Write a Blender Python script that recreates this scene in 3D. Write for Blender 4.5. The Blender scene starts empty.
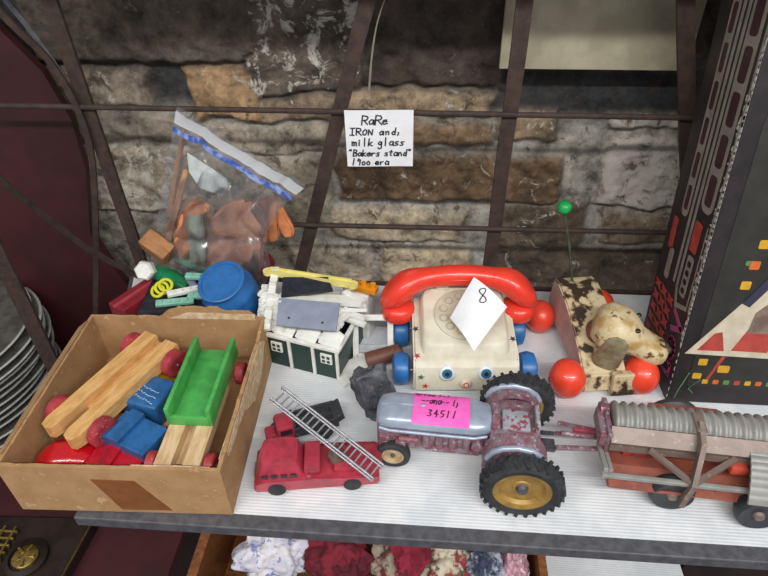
import bpy, bmesh, math, random
from mathutils import Vector, Matrix, noise, Euler
random.seed(7)
PI = math.pi
R = math.radians
S = 0.01            # everything below is modelled in centimetres and scaled to metres at the end
C = bpy.context.scene
COL = C.collection

# ---------------------------------------------------------------- camera
FPX, CAMH = 603.0, 51.0
_p, _y, _r = R(38), R(5), R(-1)
FW = Vector((-math.sin(_y)*math.cos(_p), math.cos(_y)*math.cos(_p), -math.sin(_p)))
RT = Vector((math.cos(_y), math.sin(_y), 0))
UP = RT.cross(FW)
RT2 = RT*math.cos(_r) + UP*math.sin(_r)
UP2 = -RT*math.sin(_r) + UP*math.cos(_r)
cam = bpy.data.cameras.new('camera')
cam.sensor_width = 36; cam.lens = 36*FPX/768
cam.clip_start = 0.02; cam.clip_end = 20
co = bpy.data.objects.new('camera', cam); COL.objects.link(co)
M = Matrix((RT2, UP2, -FW)).transposed().to_4x4()
M.translation = Vector((0, 0, CAMH*S))
co.matrix_world = M
C.camera = co
# ---------------------------------------------------------------- light
w = bpy.data.worlds.new('world'); C.world = w; w.use_nodes = True
w.node_tree.nodes['Background'].inputs[0].default_value = (0.97, 0.97, 1.0, 1)
w.node_tree.nodes['Background'].inputs[1].default_value = 0.31
def area(name, loc, target, size, power, col=(1, 1, 1)):
    l = bpy.data.lights.new(name, 'AREA'); l.shape = 'RECTANGLE'
    l.size, l.size_y = size[0]*S, size[1]*S; l.energy = power; l.color = col
    o = bpy.data.objects.new(name, l); COL.objects.link(o)
    o.location = Vector(loc)*S
    o.rotation_euler = (Vector(target)-Vector(loc)).to_track_quat('-Z', 'Y').to_euler()
area('shop_tube_light', (10, -62, 134), (5, 50, 8), (300, 5), 34, (1.0, 0.985, 0.955))
area('shop_window_light', (60, -90, 120), (0, 45, 0), (90, 90), 8, (0.95, 0.98, 1.0))
C.view_settings.view_transform = 'Standard'; C.view_settings.look = 'None'
C.view_settings.exposure = 0.0; C.view_settings.gamma = 1; C.view_settings.use_curve_mapping = False

# ---------------------------------------------------------------- helpers
def _ray(px, py): return FW + RT2*((px-384)/FPX) - UP2*((py-288)/FPX)
def at(px, py, z=0.0):
    d = _ray(px, py); return Vector((0, 0, CAMH)) + d*((z-CAMH)/d.z)
def aty(px, py, y):
    d = _ray(px, py); return Vector((0, 0, CAMH)) + d*(y/d.y)
def srgb(h):
    h = h.lstrip('#'); v = [int(h[i:i+2], 16)/255 for i in (0, 2, 4)]
    return tuple(((c+0.055)/1.055)**2.4 if c > 0.04045 else c/12.92 for c in v) + (1,)
MATS = {}
def mat(name, c1, c2=None, scale=1.0, lo=0.4, hi=0.6, rough=0.5, metal=0.0, bump=0.0, bscale=None,
        c3=None, s3=3.0, lo3=.6, hi3=.66, trans=0.0, coat=0.0, dirt=0.10):
    """principled surface: base colour c1, patches of c2, flecks of c3 (noise in object space, scale per cm)"""
    m = bpy.data.materials.new(name); m.use_nodes = True
    nt = m.node_tree; N = nt.nodes; L = nt.links
    b = N['Principled BSDF']
    b.inputs['Roughness'].default_value = rough; b.inputs['Metallic'].default_value = metal
    b.inputs['Transmission Weight'].default_value = trans
    b.inputs['Coat Weight'].default_value = coat
    tc = N.new('ShaderNodeTexCoord')
    def nz(sc, det=6):
        n = N.new('ShaderNodeTexNoise'); n.inputs['Scale'].default_value = sc*100
        n.inputs['Detail'].default_value = det; n.inputs['Roughness'].default_value = .62
        L.new(tc.outputs['Object'], n.inputs['Vector']); return n
    def mix(fac, a, bb):
        x = N.new('ShaderNodeMix'); x.data_type = 'RGBA'
        L.new(fac, x.inputs['Factor'])
        if isinstance(a, tuple): x.inputs[6].default_value = a
        else: L.new(a, x.inputs[6])
        if isinstance(bb, tuple): x.inputs[7].default_value = bb
        else: L.new(bb, x.inputs[7])
        return x.outputs[2]
    def ramp(f, lo, hi):
        r = N.new('ShaderNodeMapRange'); r.inputs[1].default_value = lo; r.inputs[2].default_value = hi
        L.new(f, r.inputs[0]); return r.outputs[0]
    c1 = srgb(c1) if isinstance(c1, str) else c1
    if c2 is None: c2 = tuple(v*(1-dirt*2) for v in c1[:3])+(1,)
    else: c2 = srgb(c2)
    n1 = nz(scale)
    out = mix(ramp(n1.outputs['Fac'], lo, hi), c1, c2)
    if c3:
        n3 = nz(s3, 8)
        out = mix(ramp(n3.outputs['Fac'], lo3, hi3), out, srgb(c3))
    L.new(out, b.inputs['Base Color'])
    if bump:
        nb = nz(bscale or scale*3, 5)
        bp = N.new('ShaderNodeBump'); bp.inputs['Strength'].default_value = bump
        bp.inputs['Distance'].default_value = 0.001
        L.new(nb.outputs['Fac'], bp.inputs['Height']); L.new(bp.outputs[0], b.inputs['Normal'])
    MATS[name] = m
    return m

def wood_mat(name, c1, c2, scale=(1.2, 1.2, .12), rough=.6):
    m = bpy.data.materials.new(name); m.use_nodes = True
    nt = m.node_tree; N = nt.nodes; L = nt.links; b = N['Principled BSDF']
    b.inputs['Roughness'].default_value = rough
    tc = N.new('ShaderNodeTexCoord'); mp = N.new('ShaderNodeMapping')
    mp.inputs['Scale'].default_value = tuple(100*s for s in scale)
    n = N.new('ShaderNodeTexNoise'); n.inputs['Scale'].default_value = 2.2; n.inputs['Detail'].default_value = 6
    n.inputs['Distortion'].default_value = .6
    x = N.new('ShaderNodeMix'); x.data_type = 'RGBA'
    x.inputs[6].default_value = srgb(c1); x.inputs[7].default_value = srgb(c2)
    r = N.new('ShaderNodeMapRange'); r.inputs[1].default_value = .38; r.inputs[2].default_value = .68
    L.new(tc.outputs['Object'], mp.inputs[0]); L.new(mp.outputs[0], n.inputs['Vector'])
    L.new(n.outputs['Fac'], r.inputs[0]); L.new(r.outputs[0], x.inputs['Factor']); L.new(x.outputs[2], b.inputs['Base Color'])
    return m

class MB:
    """collects shapes (in cm) into one mesh"""
    def __init__(s): s.bm = bmesh.new(); s.mi = 0
    def _fin(s, verts, mtx=None):
        if mtx is not None: bmesh.ops.transform(s.bm, matrix=mtx, verts=verts)
        fs = set()
        for v in verts:
            for f in v.link_faces: fs.add(f)
        for f in fs: f.material_index = s.mi
        return verts
    def box(s, c, d, rot=(0, 0, 0), bev=0.0, seg=2):
        r = bmesh.ops.create_cube(s.bm, size=1.0); vs = r['verts']
        bmesh.ops.scale(s.bm, vec=Vector(d), verts=vs)
        if bev:
            es = list({e for v in vs for e in v.link_edges})
            r2 = bmesh.ops.bevel(s.bm, geom=es, offset=bev, segments=seg, affect='EDGES', profile=.5)
            vs = list({v for f in r2['faces'] for v in f.verts} | {v for v in vs if v.is_valid})
            # collect whole island
            seen = set(vs); st = list(vs)
            while st:
                v = st.pop()
                for e in v.link_edges:
                    o = e.other_vert(v)
                    if o not in seen: seen.add(o); st.append(o)
            vs = list(seen)
        return s._fin(vs, Matrix.Translation(Vector(c)) @ Euler(rot).to_matrix().to_4x4())
    def cyl(s, p0, p1, r0, r1=None, seg=20, cap=True):
        p0, p1 = Vector(p0), Vector(p1); r1 = r0 if r1 is None else r1
        d = p1-p0
        r = bmesh.ops.create_cone(s.bm, cap_ends=cap, segments=seg, radius1=r0, radius2=r1, depth=d.length)
        return s._fin(r['verts'], Matrix.Translation((p0+p1)/2) @ d.to_track_quat('Z', 'Y').to_matrix().to_4x4())
    def sph(s, c, r, seg=24, rot=(0, 0, 0)):
        if not hasattr(r, '__len__'): r = (r, r, r)
        q = bmesh.ops.create_uvsphere(s.bm, u_segments=seg, v_segments=seg//2, radius=1)
        return s._fin(q['verts'], Matrix.Translation(Vector(c)) @ Euler(rot).to_matrix().to_4x4() @ Matrix.Diagonal((*r, 1)))
    def lathe(s, prof, p0, axis, seg=32, closed=False):
        """prof: (radius, height) pairs revolved round axis starting at p0"""
        q = Vector(axis).normalized().to_track_quat('Z', 'Y').to_matrix().to_4x4()
        m = Matrix.Translation(Vector(p0)) @ q
        rings = []; allv = []
        for (r, h) in prof:
            if r < 1e-5: ring = [s.bm.verts.new(m @ Vector((0, 0, h)))]
            else: ring = [s.bm.verts.new(m @ Vector((r*math.cos(2*PI*k/seg), r*math.sin(2*PI*k/seg), h))) for k in range(seg)]
            rings.append(ring); allv += ring
        n = len(rings); rng = range(n if closed else n-1)
        for i in rng:
            a, b = rings[i], rings[(i+1) % n]
            for k in range(seg):
                k2 = (k+1) % seg
                if len(a) == 1 and len(b) == 1: continue
                if len(a) == 1: f = [a[0], b[k2], b[k]]
                elif len(b) == 1: f = [a[k], a[k2], b[0]]
                else: f = [a[k], a[k2], b[k2], b[k]]
                s.bm.faces.new(f).material_index = s.mi
        return allv
    def tube(s, pts, r, seg=8, flat=None, cap=True):
        """swept tube; flat=(w,h) gives a rectangular strap"""
        pts = [Vector(p) for p in pts]; rings = []; n = len(pts)
        up = None; allv = []
        for i, p in enumerate(pts):
            t = (pts[min(i+1, n-1)]-pts[max(i-1, 0)]).normalized()
            if up is None:
                up = Vector((0, 0, 1)) if abs(t.z) < .9 else Vector((0, 1, 0))
                if flat and len(flat) > 2: up = Vector(flat[2])
            u = (up - t*up.dot(t)).normalized(); v = t.cross(u); up = u
            rr = r[i] if hasattr(r, '__len__') else r
            if flat: ring = [p+u*a*flat[1]/2+v*b*flat[0]/2 for a, b in ((1, 1), (1, -1), (-1, -1), (-1, 1))]
            else: ring = [p+(u*math.cos(2*PI*k/seg)+v*math.sin(2*PI*k/seg))*rr for k in range(seg)]
            ring = [s.bm.verts.new(q) for q in ring]; rings.append(ring); allv += ring
        m = len(rings[0])
        for a, b in zip(rings, rings[1:]):
            for k in range(m): s.bm.faces.new((a[k], a[(k+1) % m], b[(k+1) % m], b[k])).material_index = s.mi
        if cap:
            s.bm.faces.new(rings[0][::-1]).material_index = s.mi; s.bm.faces.new(rings[-1]).material_index = s.mi
        return allv
    def prism(s, poly, off, mtx=None):
        """closed polygon of 3-D points extruded by vector off"""
        a = [s.bm.verts.new(Vector(p)) for p in poly]; off = Vector(off)
        b = [s.bm.verts.new(Vector(p)+off) for p in poly]; n = len(a)
        fs = [s.bm.faces.new(a), s.bm.faces.new(b[::-1])]
        for k in range(n): fs.append(s.bm.faces.new((a[(k+1) % n], a[k], b[k], b[(k+1) % n])))
        for f in fs: f.material_index = s.mi
        if mtx is not None: bmesh.ops.transform(s.bm, matrix=mtx, verts=a+b)
        return a+b
    def loft(s, secs, seg=24, p=2.6, cap=True):
        """sections (centre, half-side vector, half-up vector) of super-ellipses"""
        rings = []; allv = []
        for (c, a, b) in secs:
            c, a, b = Vector(c), Vector(a), Vector(b); ring = []
            for k in range(seg):
                th = 2*PI*k/seg; cx, sy = math.cos(th), math.sin(th)
                x = math.copysign(abs(cx)**(2/p), cx); y = math.copysign(abs(sy)**(2/p), sy)
                ring.append(s.bm.verts.new(c+a*x+b*y))
            rings.append(ring); allv += ring
        for a, b in zip(rings, rings[1:]):
            for k in range(seg): s.bm.faces.new((a[k], a[(k+1) % seg], b[(k+1) % seg], b[k])).material_index = s.mi
        if cap:
            s.bm.faces.new(rings[0][::-1]).material_index = s.mi; s.bm.faces.new(rings[-1]).material_index = s.mi
        return allv
    def grid(s, nx, ny, fn, thick=None):
        V = [[s.bm.verts.new(Vector(fn(i/nx, j/ny))) for j in range(ny+1)] for i in range(nx+1)]
        for i in range(nx):
            for j in range(ny): s.bm.faces.new((V[i][j], V[i+1][j], V[i+1][j+1], V[i][j+1])).material_index = s.mi
        allv = [v for r in V for v in r]
        if thick:
            s.bm.normal_update()
            fs = list({f for v in allv for f in v.link_faces})
            bmesh.ops.solidify(s.bm, geom=fs, thickness=thick)
        return allv
    def jitter(s, amt, freq, seed=0):
        for v in s.bm.verts:
            v.co += noise.noise_vector(v.co*freq+Vector((seed, 0, 0)))*amt
    def build(s, name, mats, parent=None, smooth=0, sub=0):
        bm = s.bm
        if sub: bmesh.ops.subdivide_edges(bm, edges=bm.edges[:], cuts=sub, use_grid_fill=True)
        bmesh.ops.recalc_face_normals(bm, faces=bm.faces[:])
        me = bpy.data.meshes.new(name); bm.to_mesh(me); bm.free()
        if not isinstance(mats, (list, tuple)): mats = [mats]
        for m in mats: me.materials.append(m)
        if smooth:
            for p in me.polygons: p.use_smooth = True
            try: me.set_sharp_from_angle(angle=R(smooth))
            except Exception: pass
        o = bpy.data.objects.new(name, me); COL.objects.link(o)
        if parent: o.parent = parent
        return o
def tag(o, label=None, cat=None, group=None, kind=None):
    if label: o['label'] = label
    if cat: o['category'] = cat
    if group: o['group'] = group
    if kind: o['kind'] = kind
    return o
def thing(name, label, cat, loc=(0, 0, 0), rot=(0, 0, 0), group=None):
    o = bpy.data.objects.new(name, None); COL.objects.link(o)
    o.location = Vector(loc); o.rotation_euler = rot if hasattr(rot, '__len__') else (0, 0, rot)
    o.empty_display_size = 1
    return tag(o, label, cat, group)
def dup(root, loc, rot, label, group=None):
    r = root.copy(); COL.objects.link(r); r.location = Vector(loc); r.rotation_euler = rot; r['label'] = label
    if group: r['group'] = group
    for ch in list(root.children):
        c = ch.copy(); COL.objects.link(c); c.parent = r
        for g in ch.children:
            d = g.copy(); COL.objects.link(d); d.parent = c
    return r
def struct(name, mb, m, **k):
    return tag(mb.build(name, m, **k), kind='structure')

# hand lettering ----------------------------------------------------------
G = {
 'R': [[(0, 0), (0, 1), (.5, .95), (.6, .75), (.45, .55), (0, .5)], [(.2, .5), (.65, 0)]],
 'A': [[(0, 0), (.3, .95), (.6, 0)], [(.12, .35), (.5, .35)]],
 'a': [[(.5, .5), (.25, .55), (.05, .3), (.15, .03), (.4, .1), (.5, .5)], [(.5, .5), (.55, 0)]],
 'r': [[(.05, .5), (.1, 0)], [(.08, .3), (.3, .5), (.45, .45)]],
 'e': [[(.05, .28), (.48, .32), (.4, .52), (.15, .5), (.03, .2), (.2, .02), (.5, .1)]],
 'I': [[(0, 1), (.55, 1)], [(.28, 1), (.25, 0)], [(0, 0), (.55, 0)]],
 'O': [[(.3, .8), (.05, .5), (.1, .1), (.4, 0), (.6, .35), (.5, .75), (.3, .8)]],
 'N': [[(0, 0), (.03, .8), (.5, .02), (.55, .8)]],
 'n': [[(.05, .5), (.08, 0)], [(.08, .35), (.3, .52), (.42, .4), (.45, 0)]],
 'd': [[(.45, .35), (.25, .5), (.05, .25), (.2, .02), (.45, .15)], [(.5, 1), (.48, 0)]],
 'm': [[(.02, .5), (.04, 0)], [(.04, .38), (.18, .52), (.26, .4), (.27, 0)], [(.27, .38), (.42, .52), (.5, .4), (.52, 0)]],
 'i': [[(.2, .5), (.22, 0)], [(.2, .7), (.23, .75)]],
 'l': [[(.2, 1), (.22, 0)]],
 'k': [[(.08, .95), (.06, 0)], [(.45, .5), (.1, .25), (.5, 0)]],
 'g': [[(.45, .45), (.2, .5), (.08, .25), (.3, .1), (.45, .4), (.45, -.25), (.2, -.4), (.05, -.25)]],
 's': [[(.45, .48), (.2, .5), (.12, .35), (.4, .2), (.35, .03), (.05, .05)]],
 'B': [[(.03, 0), (.05, 1), (.45, .9), (.4, .6), (.05, .52)], [(.05, .52), (.5, .4), (.48, .08), (.03, 0)]],
 't': [[(.25, .85), (.25, .1), (.4, .02)], [(.05, .58), (.45, .6)]],
 'u': [[(.05, .5), (.08, .1), (.3, .02), (.45, .2)], [(.45, .5), (.5, 0)]],
 '1': [[(.25, 1), (.18, 0)]],
 '9': [[(.45, .8), (.2, .95), (.08, .7), (.3, .55), (.45, .8), (.4, 0)]],
 '0': [[(.28, .55), (.06, .35), (.12, .04), (.38, .02), (.5, .3), (.28, .55)]],
 'v': [[(.05, .5), (.22, 0), (.42, .5)]],
 '"': [[(.15, 1), (.12, .8)], [(.32, 1), (.3, .8)]],
 ',': [[(.1, .35), (.12, .05), (.02, -.1)]],
 '8': [[(.45, .85), (.2, .95), (.12, .72), (.45, .35), (.4, .05), (.12, .05), (.1, .3), (.45, .65), (.45, .85)]],
 '3': [[(.05, .9), (.45, .9), (.2, .55), (.5, .35), (.35, .02), (.05, .08)]],
 '4': [[(.35, 0), (.4, .95), (.05, .4), (.55, .4)]],
 '5': [[(.5, .95), (.12, .93), (.1, .58), (.42, .5), (.42, .12), (.08, .02)]],
 '-': [[(.05, .3), (.4, .33)]], '.': [[(.1, .03), (.16, .05)]],
 'T': [[(0, .9), (.6, .93)], [(.3, .9), (.28, 0)]],
 'C': [[(.5, .8), (.25, .9), (.05, .5), (.2, .05), (.5, .12)]],
 'V': [[(0, 1), (.3, 0), (.6, 1)]],
}
def write(mb, text, fn, x, y, h, wd=.66, pen=.06, jit=.03, off=.02):
    """stroke lettering on a surface; fn(u,v)->(point) , off along normal"""
    def P(u, v):
        p = fn(u, v); a = fn(u+.01, v)-p; b = fn(u, v+.01)-p
        return p + a.cross(b).normalized()*off
    cx = x
    for ch in text:
        if ch == ' ': cx += h*wd*.8; continue
        for st in G.get(ch, []):
            pts = []
            for (a, b) in st:
                pts.append(Vector((cx+(a+b*.12)*h+random.uniform(-jit, jit)*h, y+b*h+random.uniform(-jit, jit)*h)))
            for p, q in zip(pts, pts[1:]):
                d = (q-p);
                if d.length < 1e-5: continue
                n = Vector((-d.y, d.x)).normalized()*pen/2; e = d.normalized()*pen*.35
                vs = [mb.bm.verts.new(P(*t)) for t in (p-n-e, q-n+e, q+n+e, p+n-e)]
                mb.bm.faces.new(vs).material_index = mb.mi
        cx += h*wd

# ---------------------------------------------------------------- materials
iron = mat('rusty_iron', '#3a2f2c', '#4c3a33', .8, rough=.75, metal=.25, bump=.5, bscale=4, c3='#7a6a60', s3=2, lo3=.66, hi3=.72)
iron_grey = mat('grey_iron', '#66666b', '#55545a', 1, rough=.6, metal=.35, bump=.3, c3='#6b6a68', s3=3, lo3=.66, hi3=.74)
milk = mat('milk_glass', '#e4e6e8', '#d3d8dc', .25, rough=.28, bump=0, c3='#8f8a84', s3=1.6, lo3=.70, hi3=.76, coat=.2)
maroon = mat('maroon_paint', '#43181c', '#331316', .12, rough=.55, bump=.15, c3='#6b3a36', s3=1.2, lo3=.7, hi3=.78)
cardboard = mat('cardboard', '#b08a60', '#a37c53', .4, rough=.9, bump=.2, bscale=3, c3='#c29d74', s3=.8)
cardraw = mat('torn_cardboard', '#dcc6a6', '#c4a47c', 1.2, rough=.95, bump=.8, bscale=3)
tape = mat('brown_tape', '#8a5630', '#7c4b28', .5, rough=.35)
white_paper = mat('white_paper', '#f1f2f4', '#e6e8ec', .3, rough=.8)
ink = mat('black_ink', '#20222a', rough=.6)
inkb = mat('dark_purple_ink', '#3a1238', rough=.6)
wood_light = wood_mat('honey_wood', '#dcae70', '#c28f52', (.25, .9, .9))
wood_pale = wood_mat('pale_wood', '#dcbf96', '#c19b6e', (.9, .2, .9))
wood_dark = wood_mat('brown_wood', '#8a5530', '#6a3c1e', (.4, .9, .9))
red_w = mat('red_painted_wheel', '#b03a42', '#93303a', .9, rough=.5, c3='#c96a68', s3=2.5)
red_p = mat('red_paint', '#c4182c', '#9c1424', .8, rough=.38, c3='#df6a6a', s3=3, lo3=.68, hi3=.74)
blue_p = mat('blue_paint', '#2b66a0', '#245686', .8, rough=.4, c3='#7fa4c4', s3=3.5, lo3=.68, hi3=.74)
blue_pl = mat('blue_plastic', '#2f70b4', '#2a649f', .5, rough=.35)
green_p = mat('green_paint', '#52ae58', '#43984a', .6, rough=.42, c3='#7fc47a', s3=3, lo3=.66, hi3=.74)
yel_p = mat('yellow_paint', '#e0b022', '#c99a1c', .6, rough=.45)
steel = mat('steel_pin', '#b0b0b0', rough=.35, metal=.8)
ball_red = mat('red_plastic', '#ee4a30', '#e4422b', .4, rough=.33, coat=.3)
cream = mat('cream_plastic', '#d9d3c0', '#cec6b0', .5, rough=.45, c3='#b5a98e', s3=2, lo3=.68, hi3=.76)
white_pl = mat('white_plastic', '#e9e9e4', '#dadad2', .6, rough=.5, c3='#9c9c8e', s3=2.5, lo3=.66, hi3=.74)
green_dk = mat('dark_green_plastic', '#1c3a34', '#18302c', .6, rough=.4, c3='#52706a', s3=3, lo3=.68, hi3=.76)
grey_pl = mat('grey_plastic', '#8c93a4', '#80889a', .5, rough=.6)
black_pl = mat('black_plastic', '#1e2028', '#2a2d36', .8, rough=.45)
yel_pl = mat('pale_yellow_plastic', '#e8dc86', '#dccf76', .6, rough=.45)
orange_pl = mat('orange_plastic', '#e8961e', '#d48416', .6, rough=.45)
orange_w = mat('orange_stained_wood', '#dc8f5e', '#c97a4a', .7, rough=.6)
tan_w = mat('tan_wood', '#c99a72', '#b78560', .7, rough=.65)
fire_red = mat('fire_truck_red', '#b4384a', '#98303f', .7, rough=.35, bump=.2, c3='#5d1a22', s3=2.8, lo3=.66, hi3=.7, coat=.3)
silver_worn = mat('worn_silver_paint', '#b4bac4', '#a3a4ac', .7, rough=.36, metal=.25, c3='#a0505c', s3=1.2, lo3=.53, hi3=.57, bump=.25)
silver = mat('silver_paint', '#aeb9ca', '#9ca8ba', .6, rough=.3, metal=.3, c3='#5e5c62', s3=2.4, lo3=.68, hi3=.73)
red_worn = mat('worn_red_paint', '#82505c', '#8c7a82', 1.0, .42, .6, rough=.45, metal=.15, bump=.5, c3='#bdb3b8', s3=2.2, lo3=.58, hi3=.66)
rubber = mat('black_rubber', '#26272a', '#36373a', .8, rough=.75, bump=.3)
yrim = mat('yellow_rim', '#a98640', '#947238', 1, rough=.45, metal=.2, c3='#6d5c40', s3=2.5)
crim = mat('cream_rim', '#c4ac84', '#a88f68', 1, rough=.5)
pewter = mat('dark_pewter', '#62636b', '#45464c', .9, rough=.5, metal=.4, bump=.8, bscale=2.5, c3='#7d7e84', s3=2)
chrome = mat('dull_chrome', '#b4b5ba', '#a0a1a6', 1.2, rough=.32, metal=.45)
imp_red = mat('implement_red', '#94503f', '#80463a', .6, rough=.45, metal=.1, bump=.3, c3='#a08a80', s3=1.5, lo3=.64, hi3=.72)
imp_brown = mat('implement_brown', '#84736a', '#76655c', .6, rough=.42, metal=.2, c3='#a69c94', s3=1.5, lo3=.6, hi3=.7)
imp_grey = mat('implement_grey', '#9a9994', '#8b8984', .5, rough=.45, metal=.1, c3='#7a625a', s3=1.5, lo3=.64, hi3=.72)
pink = mat('pink_sticker', '#f26cc0', '#ee5ab6', .6, rough=.7)
brass = mat('brass', '#b39a5a', '#8a713c', 1, rough=.3, metal=.85)
dark_metal = mat('dark_bronze', '#2c2420', '#3b302a', .4, rough=.4, metal=.5)

# ---------------------------------------------------------------- structure: stone wall, floor
def stone_wall():
    Y = 77.0
    stones = [  # pixel box, colour, whitewash amount, relief
     (40, -60, 250, 60, (.095, .074, .058), 0.05, 2.2), (245, -60, 362, 92, (.11, .085, .065), .62, 1.4),  # first four stones darkened further, upper shelf's shade put into their colour
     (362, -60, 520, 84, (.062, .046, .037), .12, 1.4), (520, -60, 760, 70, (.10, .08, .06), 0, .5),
     (60, 64, 150, 104, (.25, .20, .15), .2, 1.4), (196, 62, 262, 118, (.30, .19, .10), .35, 1.8), (262, 92, 345, 120, (.26, .19, .13), .4, 1.6),
     (60, 108, 185, 138, (.23, .19, .15), .2, 1.5), (60, 142, 190, 204, (.38, .32, .24), .62, 2.1),
     (188, 122, 330, 150, (.32, .27, .21), .35, 1.2), (190, 152, 330, 222, (.31, .265, .2), .15, 1.5),
     (345, 86, 498, 112, (.34, .25, .16), .25, 1.7), (345, 118, 498, 142, (.21, .135, .08), .3, 1.5), (338, 150, 565, 196, (.155, .095, .052), .34, 2.0),
     (498, 106, 560, 138, (.27, .20, .12), .36, 1.5), (600, 112, 760, 130, (.32, .27, .2), .8, 1.3),
     (592, 136, 760, 204, (.44, .39, .33), .95, 1.5), (330, 206, 470, 236, (.43, .35, .25), .2, 1.3),
     (382, 244, 470, 300, (.46, .37, .25), .15, 1.5), (300, 244, 372, 300, (.40, .33, .25), .25, 1.3),
     (488, 200, 590, 244, (.13, .095, .062), .45, 1.6), (594, 212, 760, 240, (.27, .2, .13), .35, 1.5),
     (478, 246, 760, 310, (.10, .075, .052), .3, 1.5), (60, 208, 150, 300, (.30, .27, .22), .3, 1.3),
     (152, 226, 294, 320, (.30, .26, .2), .2, 1.3),
    ]
    st = []
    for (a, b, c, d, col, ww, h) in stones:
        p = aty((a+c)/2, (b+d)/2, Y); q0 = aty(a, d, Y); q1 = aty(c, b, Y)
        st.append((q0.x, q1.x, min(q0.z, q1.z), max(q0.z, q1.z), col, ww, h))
    bm = bmesh.new(); la = bm.verts.layers.float_color.new('stone')
    NX, NZ = 420, 240; x0, x1, z0, z1 = -66, 56, -14, 46
    V = []
    for i in range(NX+1):
        row = []
        for j in range(NZ+1):
            x = x0+(x1-x0)*i/NX; z = z0+(z1-z0)*j/NZ
            n = noise.noise(Vector((x*.16, 3, z*.16)))*1.1 + noise.noise(Vector((x*.5, 9, z*.5)))*.45
            n2 = noise.noise(Vector((x*.16, 30, z*.2)))*.8 + noise.noise(Vector((x*.5, 39, z*.5)))*.4
            xx, zz = x+n, z+n2
            best = None; bd = -999
            for s_ in st:
                dd = min(xx-s_[0], s_[1]-xx, (zz-s_[2])*1.0, (s_[3]-zz)*1.0)
                if dd > bd: bd = dd; best = s_
            t = max(0, min(1, (bd+.35)/1.3)); t = t*t*(3-2*t)
            rough = noise.fractal(Vector((x*.35, z*.35, 1)), .9, 2.1, 5)*.55
            h = .35+(best[6]-.2)*t + rough*(.4+.6*t)
            zb = z + noise.noise(Vector((x*.1, 2, z*.1)))*2; q_ = max(0, min(1, (21.5-zb)/3)); base = tuple(.038*(1-q_)+v_*q_ for v_ in (.36, .335, .29))  # mortar turns dark near the top: upper shelf's shade put into its colour
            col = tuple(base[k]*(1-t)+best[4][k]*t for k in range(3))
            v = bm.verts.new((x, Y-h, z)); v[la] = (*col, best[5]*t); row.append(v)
        V.append(row)
    for i in range(NX):
        for j in range(NZ): bm.faces.new((V[i][j], V[i+1][j], V[i+1][j+1], V[i][j+1])).smooth = True
    me = bpy.data.meshes.new('wall_back'); bm.to_mesh(me); bm.free()
    m = bpy.data.materials.new('rubble_stone'); m.use_nodes = True
    nt = m.node_tree; N = nt.nodes; L = nt.links; b = N['Principled BSDF']; b.inputs['Roughness'].default_value = .85
    at_ = N.new('ShaderNodeAttribute'); at_.attribute_name = 'stone'
    tc = N.new('ShaderNodeTexCoord')
    def nz(sc, det, rg=.65, dist=0):
        n = N.new('ShaderNodeTexNoise'); n.inputs['Scale'].default_value = sc; n.inputs['Detail'].default_value = det
        n.inputs['Roughness'].default_value = rg; n.inputs['Distortion'].default_value = dist
        L.new(tc.outputs['Object'], n.inputs['Vector']); return n.outputs['Fac']
    def mr(f, a, b_, c, d):
        r = N.new('ShaderNodeMapRange'); L.new(f, r.inputs[0])
        for k, v in enumerate((a, b_, c, d)): r.inputs[k+1].default_value = v
        return r.outputs[0]
    def math_(op, a, b_):
        q = N.new('ShaderNodeMath'); q.operation = op
        for k, v in enumerate((a, b_)):
            if isinstance(v, (int, float)): q.inputs[k].default_value = v
            else: L.new(v, q.inputs[k])
        return q.outputs[0]
    hs = N.new('ShaderNodeVectorMath'); hs.operation = 'SCALE'
    L.new(at_.outputs['Color'], hs.inputs[0]); L.new(mr(nz(30, 10, .75), .35, .65, .28, 1.6), hs.inputs['Scale'])
    # whitewash patches
    wfac = mr(math_('ADD', nz(32, 10, .75, .8), math_('MULTIPLY', math_('POWER', at_.outputs['Alpha'], 2.0), .26)), .61, .66, 0, 1)
    wfac = math_('MULTIPLY', wfac, math_('MINIMUM', math_('MULTIPLY', at_.outputs['Alpha'], 3.0), .85))
    mx = N.new('ShaderNodeMix'); mx.data_type = 'RGBA'; L.new(wfac, mx.inputs['Factor'])
    L.new(hs.outputs[0], mx.inputs[6]); mx.inputs[7].default_value = (.58, .54, .48, 1)
    # rusty stain flecks
    mx2 = N.new('ShaderNodeMix'); mx2.data_type = 'RGBA'; L.new(mr(nz(34, 9, .75, .5), .55, .62, 0, .85), mx2.inputs['Factor'])
    L.new(mx.outputs[2], mx2.inputs[6]); mx2.inputs[7].default_value = (.075, .05, .034, 1)
    L.new(mx2.outputs[2], b.inputs['Base Color'])
    bp = N.new('ShaderNodeBump'); bp.inputs['Strength'].default_value = .9; bp.inputs['Distance'].default_value = .004
    L.new(nz(70, 8, .7), bp.inputs['Height']); L.new(bp.outputs[0], b.inputs['Normal'])
    me.materials.append(m)
    o = bpy.data.objects.new('wall_back', me); COL.objects.link(o); tag(o, kind='structure')
stone_wall()
mb = MB(); mb.box((-10, 81, -20), (260, 3, 130)); struct('wall_backing', mb, mat('dark_mortar', '#2a2420', rough=.9)).name = 'wall_outer'
mb = MB(); mb.box((-10, 20, -80), (260, 150, 2)); struct('floor', mb, mat('dark_floor', '#3a2c28', '#2c2220', .1, rough=.7))

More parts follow.
